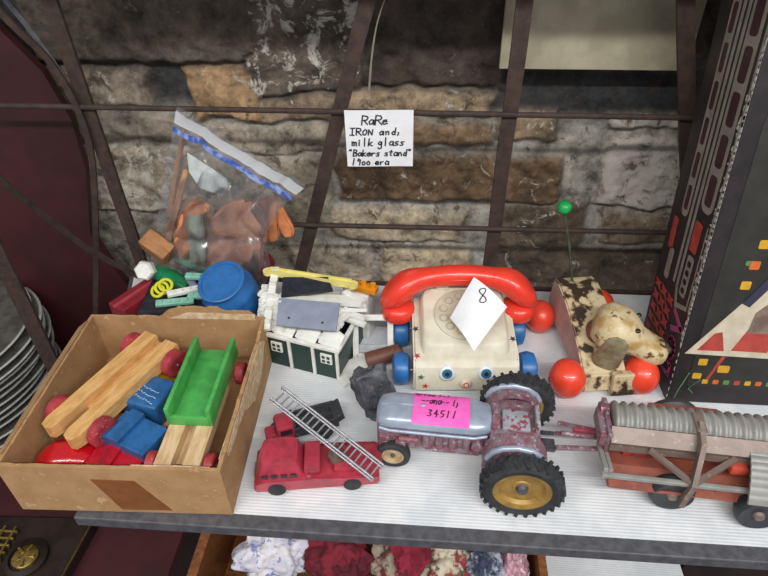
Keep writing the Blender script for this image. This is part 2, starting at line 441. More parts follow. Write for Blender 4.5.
# ---------------------------------------------------------------- the iron baker's stand
stand = thing('bakers_stand', 'rusty iron baker\'s stand with ribbed white milk glass shelf carrying all the toys', 'stand', (0, 48, -79))
def local(o, root):      # keep world coordinates when parenting to an unrotated root
    o.parent = root; o.location = -root.location; return o
def shelf_mesh(z, y0, y1, xl0, xl1, xr):
    m = MB(); n = 150
    prof = [(y0+(y1-y0)*k/n, z + .035*math.sin(k*PI*.5*1.0)) for k in range(n+1)]
    n = 440; prof = [(y0+(y1-y0)*k/n, z + (.007 if k % 4 in (1, 2) else -.007)) for k in range(n+1)]
    rows = []
    for (y, zz) in prof:
        t = (y-y0)/(y1-y0); xl = xl0+(xl1-xl0)*t
        rows.append([m.bm.verts.new((xl, y, zz)), m.bm.verts.new((xr, y, zz)), m.bm.verts.new((xr, y, z-.7)), m.bm.verts.new((xl, y, z-.7))])
    for a, b in zip(rows, rows[1:]):
        for k in range(4): m.bm.faces.new((a[k], a[(k+1) % 4], b[(k+1) % 4], b[k]))
    m.bm.faces.new(rows[0]); m.bm.faces.new(rows[-1][::-1])
    return m
o = local(shelf_mesh(-.05, 30.2, 65.6, -31, -41.5, 60).build('glass_shelf', milk), stand); tag(o, 'ribbed white milk glass shelf')
m = MB(); m.box((14.5, 29.5, -.75), (93, 1.5, 1.3), bev=.12); m.box((14.5, 29.9, -1.6), (93, .3, 1.6)); local(m.build('front_rail', iron_grey), stand)
m = MB(); m.box((9, 66.1, -.6), (102, .5, 1.6), bev=.08); local(m.build('back_rail', iron), stand)
m = MB(); m.tube([(-31.3, 29.8, -.6), (-41.8, 66, -.6)], .4, flat=(.5, 1.2)); local(m.build('side_rail', iron_grey), stand)
def bar(pts, wd=1.7, th=.5, name='upright_bar', mm=None):
    m = MB(); P = []
    for a, b in zip(pts, pts[1:]):
        for k in range(6): P.append(Vector(a).lerp(Vector(b), k/6))
    P.append(Vector(pts[-1]))
    P = [p+Vector((noise.noise(p*.15)*.25, 0, 0)) for p in P]
    m.tube(P, 1, flat=(wd, th, (0, 1, 0))); return local(m.build(name, mm or iron), stand)
def ext(a, b, t): a, b = Vector(a), Vector(b); return a+(b-a)*t
for (a, b) in (((50, 0), (141, 262)), ((368, 0), (302, 265)), ((525, 0), (490, 262)), ((685, 0), (690, 250))):
    A, B = aty(*a, 66.3), aty(*b, 66.3)
    bar([ext(B, A, 1.25), ext(B, A, 1.0), ext(A, B, 1.0), ext(A, B, (A.z+2)/(A.z-B.z))])
for (a, b) in (((-40, 105), (860, 121)), ((250, 224), (860, 237))):
    A, B = aty(*a, 65.7), aty(*b, 65.7); A.y = B.y = 65.75
    m = MB(); m.cyl(A, B, .33, seg=10); local(m.build('cross_rod', iron), stand)
def curve_pts(ps, y):
    P = [aty(a, b, yy) for (a, b), yy in zip(ps, y)]
    out = []
    for i in range(len(P)-1):
        p0, p1, p2, p3 = P[max(i-1, 0)], P[i], P[i+1], P[min(i+2, len(P)-1)]
        for k in range(8):
            t = k/8; out.append(.5*((2*p1)+(p2-p0)*t+(2*p0-5*p1+4*p2-p3)*t*t+(3*p1-3*p2+p3-p0)*t**3))
    out.append(P[-1]); return out
m = MB(); m.tube(curve_pts([(-30, -20), (10, 22), (50, 62), (78, 110), (92, 160), (96, 240), (96, 310), (96, 380)], [64, 64, 65, 65.5, 65.6, 65.6, 65.6, 65.6]), 1, flat=(.75, .35, (0, 1, 0))); local(m.build('scroll_strap', iron), stand)
m = MB(); m.tube(curve_pts([(-30, 150), (5, 183), (40, 212), (90, 250), (140, 277)], [58, 59, 61, 63, 65]), .38, flat=(.8, .35, (0, 1, 0))); local(m.build('scroll_strap', iron), stand)
m = MB(); m.tube(curve_pts([(-30, 195), (0, 258), (27, 312), (66, 392)], [55]*4), .38, flat=(2.2, .4, (0, 1, 0))); local(m.build('side_bar', iron), stand)
m = MB(); m.tube(curve_pts([(5, 0), (30, 30), (62, 75), (88, 120)], [66.5]*4), .3, seg=6); local(m.build('scroll_wire', iron_grey), stand)
m = MB(); m.tube(curve_pts([(392, -20), (378, 20), (372, 55), (369, 92)], [66.8]*4), [.05+.004*k for k in range(25)], seg=6); local(m.build('hanging_wire', mat('pale_wire', '#8d8578', rough=.7)), stand)
# upper shelf, above the frame, and lower shelf
m = MB(); m.box((9, 59.5, 47), (102, 15, 1)); local(m.build('upper_shelf', iron), stand)
o = local(shelf_mesh(-30, 31.2, 65.6, -30, -38, 36).build('lower_glass_shelf', milk), stand)
m = MB(); m.box((3, 30.9, -30.5), (68, .6, 1.4)); local(m.build('lower_rail', iron_grey), stand)
for x in (-30, 55):
    m = MB(); m.box((x, 66.2, -39), (1.6, .6, 79.5)); local(m.build('rear_leg', iron), stand)
m = MB(); m.box((42, 31, -40), (1.6, .6, 78)); local(m.build('front_leg', iron), stand)

# cream board hanging behind the bars
m = MB(); p0, p1 = aty(499, 67, 72.5), aty(684, 76, 72.5)
m.box(((p0.x+p1.x)/2, 72.5, p0.z+6.6), (p1.x-p0.x, .8, 13.4), bev=.1)
tag(m.build('cream_board', mat('cream_board_paint', '#b3ab93', '#a0987f', .3, rough=.6)), 'plain cream painted board behind the iron bars at the top right of the stone wall', 'board')

# maroon panel at the left and maroon cabinet below
pts = [aty(a, b, 73.5) for a, b in ((-140, -60), (-30, -18), (10, 24), (52, 66), (80, 114), (94, 165), (97, 225), (122, 262), (150, 300))]
poly = [(p.x, 71.2, p.z) for p in pts] + [(pts[-1].x, 71.2, -21.2), (-100, 71.2, -21.2), (-100, 71.2, pts[0].z)]
m = MB(); m.prism(poly, (0, 1.2, 0)); tag(m.build('maroon_board', maroon), 'dark maroon painted board with a curved edge standing behind the left end of the stand', 'board')
cab = thing('maroon_cabinet', 'low maroon cabinet under the left end of the shelf, carrying the silver trays', 'cabinet', (-64, 48, -79))
m = MB(); m.box((0, 0, 28.2), (66, 48, 56.4), bev=.5); m.build('body', maroon, cab)
m = MB(); m.box((0, 0, 57), (68, 50, 1.2), bev=.3); m.build('top', maroon, cab)

# stack of silver trays
def tray_mesh():
    m = MB(); m.lathe([(0, 0), (9.5, 0), (10.6, .35), (13.4, .75), (14.2, .72), (14.25, .9), (13.4, .98), (10.4, .6), (9.3, .22), (0, .22)], (0, 0, 0), (0, 0, 1), seg=64)
    return m
e = at(28, 345, -8)
tr = thing('serving_tray', 'x', 'tray', (e.x-14.4, e.y, -21.1+.02), group='round trays stacked on the maroon cabinet')
tray_mesh().build('dish', [mat('tray_silver', '#77756f', '#5c5a55', .5, rough=.25, metal=.4)], tr, smooth=40)
m = MB(); m.lathe([(13.9, .88), (14.35, .8), (14.4, .95), (14.2, 1.05)], (0, 0, 0), (0, 0, 1), seg=64, closed=True); m.build('rim', mat('tray_rim', '#d4d4d0', rough=.25, metal=.3), tr, smooth=50)
NT = 13
for k in range(NT):
    z = -21.3+.03+k*1.18
    q = tr if k == 0 else dup(tr, (0, 0, 0), (0, 0, 0), '')
    q.location = (e.x-14.4+random.uniform(-.7, .7), e.y+random.uniform(-.7, .7), z)
    q['label'] = ('topmost of the round silver trays stacked at the left edge' if k == NT-1 else
                  'lowest of the round silver trays stacked at the left edge' if k == 0 else
                  'round silver tray inside the stack at the left edge, between its top and bottom trays')

# brass machine panel bottom left
bp = thing('brass_dial_plate', 'dark bronze plate with brass grille and round brass dial at the bottom left corner', 'machine part', (-48.5, 35.3, -21.4), 0)
m = MB(); m.prism([(-16, -9, 0), (6.5, -9, 0), (7.2, 4.6, 0), (-16, 3.6, 0)], (0, 0, 1.6)); m.build('plate', dark_metal, bp)
m = MB(); m.tube([(6.3, -9, 1.7), (7.0, 4.6, 1.7)], .12); m.build('edge_trim', brass, bp)
gr = MB()
for k in range(11): gr.box((-5.0, -7.2+k*.92, 1.85), (6.6, .34, .5), bev=.1)
for k in range(5): gr.box((-7.8+k*1.4, -2.4, 1.95), (.22, 10, .4))
gr.build('grille', brass, bp)
m = MB(); m.lathe([(2.5, 0), (2.5, .5), (1.9, .7), (1.8, .35), (0, .35)], (1.2, -1.2, 1.6), (0, 0, 1)); kk = m.build('dial_ring', dark_metal, bp, smooth=40)
m = MB(); m.lathe([(1.5, .1), (1.5, .7), (1.1, .9), (0, .95)], (1.2, -1.2, 1.6), (0, 0, 1))
for k in range(5): m.box((1.2+math.cos(k*1.257)*.95, -1.2+math.sin(k*1.257)*.95, 2.6), (.8, .3, .3), rot=(0, 0, k*1.257))
m.build('dial_knob', brass, bp, smooth=40)

# crate with cloths under the shelf
cr = thing('wooden_crate', 'brown wooden crate full of cloth scraps on the lower shelf', 'crate', (-5.6, 42.4, -30+.05))
for nm, c, d in (('side_panel', (-20.6, 0, 5.5), (1.2, 22, 11)), ('side_panel', (20.6, 0, 5.5), (1.0, 22, 11)), ('front_panel', (0, -10.6, 5.3), (40, .9, 10.6)), ('back_panel', (0, 10.6, 5.3), (40, .9, 10.6)), ('bottom_panel', (0, 0, .4), (40, 20, .7))):
    m = MB(); m.box(c, d, bev=.1); m.build(nm, wood_dark, cr)
def cloth(px, py, z, rad, c1, c2, c3, label, seed, name='cloth_scrap'):
    p = at(px, py, z); m = MB()
    q = bmesh.ops.create_icosphere(m.bm, subdivisions=5, radius=1)
    for v in m.bm.verts:
        d = v.co.copy(); k = noise.turbulence(d*1.3+Vector((seed, 0, 0)), 4, True)*.75+abs(noise.noise(d*3.5+Vector((seed, 5, 0))))*.35
        v.co = Vector((d.x*rad[0]*.92, d.y*3.7, d.z*rad[2]*1.4))*(.66+k*.6)
    o = m.build(name, mat(label[:40], c1, c2, .45, .46, .54, rough=.9, bump=.3, c3=c3, s3=1.0, lo3=.56, hi3=.6), smooth=80)
    o.location = (p.x, 37.3, z+1.0); return tag(o, label, 'cloth', 'cloth scraps in the wooden crate')
cloth(276, 552, -21.4, (5.2, 4, 2.6), '#d9d6da', '#c9c6d4', '#7a86b4', 'white cloth with blue flowers at the left end of the crate', 1)
cloth(340, 554, -21.6, (4.6, 4, 2.4), '#7a1c2c', '#571422', None, 'deep red cloth between the white cloth and the patterned cloth', 2)
cloth(399, 553, -21.6, (4, 4, 2.4), '#9c8f80', '#7a2232', '#3f4636', 'cream, red and dark patterned cloth in the middle of the crate', 3)
cloth(446, 554, -21.6, (3.8, 4, 2.4), '#c8bda8', '#8f3a3c', '#5c6450', 'cream floral scarf with red and green pattern', 4)
cloth(482, 554, -21.6, (3.2, 4, 2.4), '#3a4258', '#a3a6b2', None, 'dark blue and grey cloth near the right end of the crate', 5)
cloth(510, 560, -21.8, (2.3, 3.4, 2.2), '#c79aa6', '#8a5a6a', '#d8d0cc', 'dusty pink cloth at the right side of the crate', 6)
cloth(410, 568, -17.6, (2.6, 1.4, .8), '#8c2036', '#74162a', None, 'crimson strip of cloth lying over the patterned cloth', 8)

# ---------------------------------------------------------------- cardboard box
BX, BY, BW, BD, BH = -27.5, 39.8, 20.0, 20.4, 6.7
bxr = thing('cardboard_box', 'open torn cardboard box holding wooden toy vehicles', 'box', (BX, BY, .05), R(2.3))
def wall_poly(L, H, amp, seed, bumps=None, n=46):
    top = []
    for k in range(n+1):
        t = k/n; z = H + noise.noise(Vector((t*14, seed, 0)))*amp + noise.noise(Vector((t*40, seed, 2)))*amp*.5
        if bumps:
            for (a, b, h) in bumps:
                if a < t < b: z += h*min(1, min(t-a, b-t)/.06)*(1+.25*noise.noise(Vector((t*60, seed, 5))))
        top.append((-L/2+L*t, z))
    return [(-L/2, 0), (L/2, 0)][:0] + [(-L/2, 0)] + top + [(L/2, 0)]
T = .35
m = MB(); m.prism([(x, -BD/2, z) for x, z in wall_poly(BW, BH, .12, 1)], (0, T, 0)); m.build('front_wall', [cardboard], bxr)
m = MB(); m.prism([(x, BD/2-T, z) for x, z in wall_poly(BW, BH, .14, 2, [(.40, .97, .9), (.47, .78, .55)])], (0, T, 0)); m.build('back_wall', cardboard, bxr)
m = MB(); m.prism([(-BW/2, y, z) for y, z in wall_poly(BD-.72, BH, .1, 3)], (T, 0, 0)); m.build('left_wall', cardboard, bxr)
m = MB(); m.prism([(BW/2-T, y, z) for y, z in wall_poly(BD-.72, BH, .22, 4, [(.55, .9, -.35)])], (T, 0, 0)); m.build('right_wall', cardboard, bxr)
m = MB(); m.box((0, 0, .12), (BW-.7, BD-.7, .24)); m.build('bottom', cardboard, bxr)
# torn raw patches on the right wall and rim
def patch(pts, off, nm, mm, par, jag=.25, n=5):
    P = []
    for i in range(len(pts)):
        a, b = Vector(pts[i]), Vector(pts[(i+1) % len(pts)])
        for k in range(n):
            p = a.lerp(b, k/n); P.append(p+Vector((noise.noise(p*3.1)*jag if off[0] == 0 else 0, noise.noise(p*2.7+Vector((4, 0, 0)))*jag if off[1] == 0 else 0, noise.noise(p*3.3+Vector((0, 7, 0)))*jag if off[2] == 0 else 0)))
    m = MB(); m.prism(P, off); return m.build(nm, mm, par)
tp = patch([(BW/2+.02, -8, 5.9), (BW/2+.02, -2, 4.9), (BW/2+.02, 1.5, 2.6), (BW/2+.02, 5.5, 2.9), (BW/2+.02, 8.2, 4.8), (BW/2+.02, 6.5, 6.35), (BW/2+.02, -8, 6.5)], (.06, 0, 0), 'torn_patch', cardraw, bxr); tag(tp, 'pale torn inner paper on the outside of the right wall')
tp = patch([(BW/2-T-.08, -9, 6.6), (BW/2-T-.08, -4, 5.6), (BW/2-T-.08, 2, 4.4), (BW/2-T-.08, 6, 5.6), (BW/2-T-.08, 7, 6.2)], (.06, 0, 0), 'torn_patch', cardraw, bxr)
tp = patch([(-1, BD/2-T-.09, 6.6), (9, BD/2-T-.09, 6.5), (9, BD/2-T-.09, 7.3), (1.5, BD/2-T-.09, 7.5)], (0, .06, 0), 'torn_patch', cardraw, bxr, .2)
tp = patch([(2, -BD/2+T, 6.5), (9, -BD/2+T, 6.45), (9, -BD/2+T, 6.72), (2, -BD/2+T, 6.72)], (0, .1, 0), 'torn_patch', cardraw, bxr, .12)
# short stub flap on the left
m = MB(); m.prism([(-BW/2, -9, 6.6), (-BW/2, 9, 6.7), (-BW/2-1.1, 8.6, 5.9), (-BW/2-1.4, 0, 5.6), (-BW/2-1.0, -8.6, 5.8)], (.1, 0, .2)); m.build('flap', cardboard, bxr)
m = MB(); m.prism([(-1.9, -BD/2-.06, 5.1), (2.0, -BD/2-.06, 5.0), (4.4, -BD/2-.06, .5), (-.3, -BD/2-.06, .45)], (0, .05, 0)); tag(m.build('tape_patch', tape, bxr), 'patch of shiny brown tape')

# wooden toy wheels -------------------------------------------------------
def toy_wheel(c, axis, r, wd, parent, mm=red_w, nm='wheel'):
    m = MB(); m.lathe([(0, -wd/2), (r*.82, -wd/2), (r, -wd/2+.12), (r, wd/2-.12), (r*.86, wd/2), (r*.62, wd/2), (r*.56, wd/2-.12), (0, wd/2-.12)], c, axis, seg=28)
    o = m.build(nm, mm, parent, smooth=35)
    ax = Vector(axis).normalized()
    m = MB(); m.sph(Vector(c)+ax*(wd/2-.05), .17, 10); m.build('axle_pin', steel, o)
    return o
# A: honey wood car carrier. local x forward (towards lower left), lying on top
A0, A1 = at(163, 341, 6.0), at(56, 434, 5.8)
d = A1-A0; L_ = d.length; ang = math.atan2(d.y, d.x)
ca = thing('wooden_car_carrier', 'long honey-coloured forked wooden toy chassis with red wheels, at the left in the box', 'toy vehicle', (A0.x, A0.y, 5.1), (0, R(2.5), ang))
m = MB()
def rail(y):
    m.prism([(0, y-.85, 0), (L_-1.0, y-.85, 0), (L_-.2, y-.6, 0), (L_, y, 0), (L_-.2, y+.6, 0), (L_-1.0, y+.85, 0), (0, y+.85, 0)], (0, 0, 1.5))
rail(1.5); rail(-1.5)
m.box((L_/2-2, 0, .3), (L_-4, 1.5, .5))
m.build('chassis', wood_light, ca)
for (x, s_) in ((1.6, 1), (1.6, -1), (L_-2.6, 1), (L_-2.6, -1)):
    toy_wheel((x, s_*2.95, .3), (0, s_, 0), 1.5, 1.1, ca)
# B: green dumper
G0, G1 = at(216, 345, 6.5), at(174, 474, 4.5)
d = G1-G0; ang = math.atan2(d.y, d.x); L_ = d.length
gd = thing('wooden_dump_truck', 'pale forked wooden toy truck with a green dump bed at the right in the box', 'toy vehicle', (G0.x, G0.y, 4.5), (0, R(2.2), ang))
m = MB()
for y in (1.35, -1.35):
    m.prism([(4, y-.8, -.3), (L_-.6, y-.8, -.3), (L_-.1, y-.5, -.3), (L_, y+.2, -.3), (L_-.3, y+.8, -.3), (4, y+.8, -.3)], (0, 0, 1.1))
m.box((L_/2, 0, -.5), (L_-3.5, 1.4, .4))
tag(m.build('chassis', wood_mat('pale_chassis_wood', '#dcbf96', '#c19b6e', (.2, .9, .9)), gd), 'pale bare wood')
m = MB(); m.box((4.7, 0, 1.0), (9.6, 3.6, .5), bev=.06); m.box((4.7, 2.0, 1.9), (9.8, .45, 2.4), bev=.1); m.box((4.7, -2.0, 1.9), (9.8, .45, 2.4), bev=.1); m.box((9.4, 0, 1.35), (.4, 4.0, 1.2), bev=.06)
tag(m.build('dump_bed', green_p, gd, smooth=30), 'green painted open bed')
for (x, s_) in ((1.6, 1), (1.6, -1), (L_-1.8, 1), (L_-1.8, -1)):
    toy_wheel((x, s_*2.75, -.45), (0, s_, 0), 1.2, 1.0, gd)
# blue cab piece with white script
p = at(152, 397, 4.2)
bc = thing('blue_wooden_block', 'blue wooden toy cab with faded white script beside the green dump bed', 'toy block', (p.x-.2, p.y, 2.3), R(-14))
m = MB(); m.box((0, 0, 1.5), (4.4, 4.0, 3), bev=.35, seg=3); m.build('body', blue_p, bc, smooth=50)
m = MB()
for k, (yy, h) in enumerate(((.55, .5), (-.15, .5), (-.8, .4))):
    for q in range(9): m.box((-1.6+q*.36+k*.1, yy-.08*q+random.uniform(-.06, .06), 3.02), (.3, .08, .02), rot=(0, 0, random.uniform(-.9, .9)))
m.build('script', mat('white_script', '#b8cfe6', rough=.6), bc)
m = MB(); m.box((.2, 0, -.6), (5.2, 3.2, 1.2), bev=.1); m.build('base', wood_pale, bc)
# blue car
p = at(137, 432, 4.6)
bv = thing('blue_wooden_car', 'small blue wooden toy car with a raised square cab in front of the script block', 'toy vehicle', (p.x-.2, p.y-.2, 3.0), (0, R(4), R(-20)))
m = MB(); m.box((0, 0, 1.0), (5.0, 3.5, 1.9), bev=.12); m.build('body', blue_p, bv)
m = MB(); m.box((-1.0, 0, 2.2), (1.5, 3.7, .6), bev=.08); m.build('cab_roof', blue_p, bv)
for (x, s_) in ((-1.5, 1), (1.5, 1), (-1.5, -1), (1.5, -1)): toy_wheel((x, s_*2.1, .1), (0, s_, 0), .8, .6, bv)
# red car
p = at(116, 465, 3.4)
rv = thing('red_wooden_car', 'small red wooden toy car with a raised cab against the front wall of the box', 'toy vehicle', (p.x, p.y+.9, 2.0), (0, 0, R(-8)))
m = MB(); m.box((0, 0, .95), (5.2, 3.2, 1.8), bev=.12); m.build('body', red_p, rv)
m = MB(); m.box((-.6, 0, 2.0), (1.4, 3.4, .5), bev=.08); m.build('cab_roof', red_p, rv)
for (x, s_) in ((-1.6, 1), (2.1, 1), (-1.6, -1), (2.1, -1)): toy_wheel((x, s_*1.95, .2), (0, s_, 0), .85, .6, rv)
# red domed toy
p = at(64, 458, 3.2)
rd = thing('red_wooden_racer', 'rounded glossy red wooden toy car in the front left corner of the box', 'toy vehicle', (p.x+.2, p.y+.3, .35), R(12))
m = MB(); m.loft([((-3.0, 0, 1.9), (0, .3, 0), (0, 0, .3)), ((-2.7, 0, 2.1), (0, 1.3, 0), (0, 0, 1.2)), ((-1.2, 0, 2.3), (0, 1.9, 0), (0, 0, 1.8)), ((.8, 0, 2.3), (0, 1.9, 0), (0, 0, 1.8)), ((2.6, 0, 2.0), (0, 1.5, 0), (0, 0, 1.2)), ((3.1, 0, 1.9), (0, .3, 0), (0, 0, .3))], p=2.2)
m.build('body', mat('glossy_red', '#c3101e', rough=.2, coat=.4), rd, smooth=60)
for (x, s_) in ((-1.4, 1), (1.6, 1), (-1.4, -1), (1.6, -1)): toy_wheel((x, s_*1.8, .85), (0, s_, 0), .85, .5, rd)
# yellow truck under the carrier
p = at(170, 374, 4)
yv = thing('yellow_wooden_truck', 'yellow wooden toy truck mostly hidden under the long honey-coloured chassis', 'toy vehicle', (p.x-3.4, p.y+.4, .4), R(28))
m = MB(); m.box((0, 0, 2.0), (9, 2.6, 1.9), bev=.1); m.build('body', yel_p, yv)
for (x, s_) in ((-3.4, 1), (3.4, 1), (-3.4, -1), (3.4, -1)): toy_wheel((x, s_*1.55, .95), (0, s_, 0), .95, .5, yv)

# ---------------------------------------------------------------- things behind the box
p = at(231, 300, 3)
ba = thing('blue_barrel', 'blue plastic toy barrel behind the cardboard box', 'toy barrel', (-22.8, 56.4, 2.75), (R(20), R(-10), 0))
KB = 1.26
prof = [(0, 0), (2.0, 0), (2.15, .15)]
for k in range(1, 16):
    t = k/16; prof.append((2.1+.55*math.sin(t*PI)+(.07 if k in (4, 5, 11, 12) else 0), .15+5.0*t))
prof += [(2.15, 5.2), (2.1, 5.35), (1.95, 5.35), (1.9, 5.2), (0, 5.2)]
prof = [(a_*KB, b_*KB*.95) for a_, b_ in prof]
m = MB(); m.lathe(prof, (0, 0, 0), (0, 0, 1), seg=40); m.build('body', blue_pl, ba, smooth=35)
m = MB(); m.lathe([(a_*KB, b_*KB*.95) for a_, b_ in [(2.17, 5.0), (2.3, 5.05), (2.3, 5.3), (2.15, 5.4), (2.0, 5.36)]], (0, 0, 0), (0, 0, 1), seg=40, closed=True); m.build('rim', blue_pl, ba, smooth=50)
m = MB()
m.box((-23.0, 57.0, 1.0), (6, 5, 1.9), rot=(0, 0, .2), bev=.2)
tag(m.build('tan_wooden_block', tan_w), 'tan wooden block under the blue barrel', 'toy block')
# wood block on the left
q = aty(158, 247, 61.5)
m = MB(); m.box((0, 0, 0), (3.9, 2.4, 2.6), bev=.2); o = m.build('wooden_block', wood_mat('reddish_wood', '#a9764a', '#8b5a34', (.3, .9, .9))); o.location = q; o.rotation_euler = (R(25), R(28), R(-20)); tag(o, 'reddish brown wooden cube-like block leaning at the lower left of the plastic bag', 'toy block')
# heap under it (mint, green, red, yellow, grey pieces)
rb = thing('red_toy_box', 'red plastic toy tray behind the left back corner of the cardboard box', 'toy', (-36.6, 58.6, .1), R(62))
m = MB(); m.box((0, 0, 1.6), (8, 3, 3.2), bev=.15); m.build('body', mat('dull_red_plastic', '#8f2a34', '#7a222c', .5, rough=.4), rb)
m = MB(); m.box((0, 0, 3.3), (8.4, .5, .3), bev=.05); m.build('lip', mat('pink_red', '#b34850', rough=.4), rb)
p = aty(147, 270, 60); m = MB(); m.lathe([(0, 0), (1.3, 0), (1.3, 1.0), (1.05, 1.3), (0, 1.3)], (0, 0, 0), (0, 0, 1), seg=6); o = m.build('white_hexagon_nut', white_pl); o.location = p; o.rotation_euler = (R(60), R(10), 0); tag(o, 'white six-sided plastic nut in front of the reddish wooden block', 'toy part')
p = at(172, 280, 4.0); m = MB(); m.loft([((-2.6, 0, 0), (0, .9, 0), (0, 0, .9)), ((0, 0, .2), (0, 1.2, 0), (0, 0, 1.1)), ((2.6, 0, 0), (0, 1, 0), (0, 0, .9))], p=2.2)
o = m.build('green_plastic_cylinder', mat('bright_green', '#0f7a4a', '#0c6840', .5, rough=.3), smooth=60); o.location = p; o.rotation_euler = (0, R(12), R(-20)); tag(o, 'dark green plastic cylinder beside the white nut', 'toy part')
p = at(161, 291, 5); m = MB()
for k in range(3):
    m.lathe([(.75+.2*math.cos(a*PI/4), .2*math.sin(a*PI/4)) for a in range(8)], (k*.45-.4, k*.3, k*.25), (math.sin(k*1.3)*.6, -.5, .8), seg=20, closed=True)
o = m.build('yellow_ring_coil', mat('lime_yellow', '#d8d82a', rough=.35), smooth=60); o.location = p; tag(o, 'coil of bright yellow plastic rings', 'toy part')
random.seed(5)
mint = mat('mint_plastic', '#8fc4b0', '#7bb4a0', .6, rough=.4)
for k, (px, py, z, ln, a, mm, lb) in enumerate(((185, 262, 5.5, 9, -28, mint, 'long mint green plastic strip running from the reddish block towards the barrel'),
        (208, 277, 5.5, 5.5, 8, mint, 'mint green plastic piece just left of the barrel'), (190, 290, 5, 5.5, 32, white_pl, 'grey white plastic stick pointing up to the right beside the yellow rings'),
        (188, 276, 4.8, 5, -55, grey_pl, 'small grey plastic stick crossing the mint pieces'), (175, 302, 4.8, 4.5, 15, mint, 'mint green plastic piece against the back of the cardboard box'),
        (203, 296, 5, 4, -10, mint, 'short mint plastic block between box and barrel'))):
    m = MB(); m.box((0, 0, 0), (ln, .9, .5), bev=.1)
    for q in range(int(ln)): m.box((-ln/2+.6+q, 0, .3), (.45, .45, .25), bev=.05)
    o = m.build('plastic_building_strip', mm); o.location = at(px, py, z); o.rotation_euler = (R(random.uniform(-15, 15)), R(random.uniform(-8, 8)), R(a)); tag(o, lb, 'toy part', 'plastic strips heaped behind the box')
m = MB(); m.box((-31.5, 57.6, 1.9), (8, 7, 3.6), rot=(0, 0, .1), bev=.3); tag(m.build('dark_toy_base', black_pl), 'dark toy base under the heap of plastic pieces behind the box', 'toy')
p = at(267, 262, 3.2); m = MB(); m.sph((0, 0, 0), 1.7); o = m.build('dark_red_ball', mat('dark_red', '#7c2230', rough=.4), smooth=60); o.location = (p.x, 63.6, 1.75+2.6); tag(o, 'dark red wooden ball behind the blue barrel and the bag', 'ball')
m = MB(); m.lathe([(0, 0), (1.4, 0), (1.1, .5), (1.1, 2.3), (1.4, 2.7), (0, 2.7)], (0, 0, 0), (0, 0, 1)); o = m.build('red_spool', mat('dark_red2', '#6f2430', rough=.5), smooth=40); o.location = (p.x, 63.6, .02); tag(o, 'dull red spool under the dark red ball', 'toy part')

# zip bag -----------------------------------------------------------------
def bag_material():
    m = bpy.data.materials.new('clear_polythene'); m.use_nodes = True; nt = m.node_tree; N = nt.nodes; L = nt.links
    out = N['Material Output']; N.remove(N['Principled BSDF'])
    tr_ = N.new('ShaderNodeBsdfTransparent'); tr_.inputs[0].default_value = (.97, .97, .97, 1)
    gl = N.new('ShaderNodeBsdfGlossy'); gl.inputs[0].default_value = (.95, .97, 1, 1); gl.inputs['Roughness'].default_value = .2
    df = N.new('ShaderNodeBsdfDiffuse'); df.inputs[0].default_value = (.8, .82, .85, 1)
    fr = N.new('ShaderNodeFresnel'); fr.inputs[0].default_value = 1.5
    a = N.new('ShaderNodeMixShader'); a.inputs[0].default_value = .045
    L.new(tr_.outputs[0], a.inputs[1]); L.new(df.outputs[0], a.inputs[2])
    b = N.new('ShaderNodeMixShader'); mu = N.new('ShaderNodeMath'); mu.operation = 'MULTIPLY_ADD'; mu.inputs[1].default_value = 1.5; mu.inputs[2].default_value = .05
    L.new(fr.outputs[0], mu.inputs[0]); L.new(mu.outputs[0], b.inputs[0]); L.new(a.outputs[0], b.inputs[1]); L.new(gl.outputs[0], b.inputs[2])
    L.new(b.outputs[0], out.inputs[0]); return m
bagm = bag_material()
bag = thing('zip_bag', 'large clear plastic zip bag of wooden pieces propped against the iron bars', 'plastic bag', (-26, 61, .1))
TL, TR_, BR_, BL_ = aty(177, 108, 63.5), aty(306, 186, 60), aty(262, 292, 60), aty(150, 262, 62)
BR_.z = max(BR_.z, .6)
def bagfn(side, off=0.0):
    def fn(u, v):
        a = TL.lerp(TR_, u); b = BL_.lerp(BR_, u); p = b.lerp(a, v)
        if v > .25 and u > .5: p.x -= (u-.5)*4.5*math.sin((1-v)/.75*PI)*1.0
        th = (1.9*math.sin(PI*min(1, max(0, u)))**.6)*(1-v)**.8*max(0, math.sin(PI*min(1, v+.05)))**.3 + .12
        wr = noise.noise(Vector((u*4+side*9, v*3, 2)))*.9+noise.noise(Vector((u*9+v*7, v*3-u*3, side*4)))*.35
        for (cu, cv, an, wd_) in ((.3, .5, .9, .035), (.62, .35, 1.2, .03), (.55, .7, -.5, .03), (.8, .5, .4, .04), (.2, .25, 1.5, .04)):
            dd = (u-cu)*math.sin(an)-(v-cv)*math.cos(an)+.06*noise.noise(Vector((u*5, v*5, cu*9)))
            wr += .42*math.exp(-(dd/(wd_*.7))**2)
        return p - root_bag + Vector((0, side*th*1.3+wr*(1-.7*(v > .86))+off, wr*.25))
    return fn
root_bag = Vector((-26, 61, .1))
m = MB(); m.grid(60, 60, bagfn(-1)); m.build('front_sheet', bagm, bag, smooth=180)
m = MB(); m.grid(60, 60, bagfn(1)); m.build('back_sheet', bagm, bag, smooth=180)
haze_ = bagm.copy(); haze_.name = 'hazy_polythene'
for q_ in haze_.node_tree.nodes:
    if q_.type == 'MIX_SHADER' and not q_.inputs[0].is_linked: q_.inputs[0].default_value = .45
zipm = mat('blue_zip', '#3a56a8', '#8fa0d0', 1.0, .45, .6, rough=.3)
def strip(v0, v1, off, thick):
    f = bagfn(-1, off)
    return lambda u, v: f(u, v0+(v1-v0)*v)
m = MB(); m.grid(60, 2, strip(.875, .905, -.12, .1), .06); tag(m.build('zip_strip', zipm, bag, smooth=60), 'blue zip line')
m = MB(); m.grid(60, 2, strip(.925, .985, -.1, .1), .05); m.build('zip_header', haze_, bag, smooth=60)
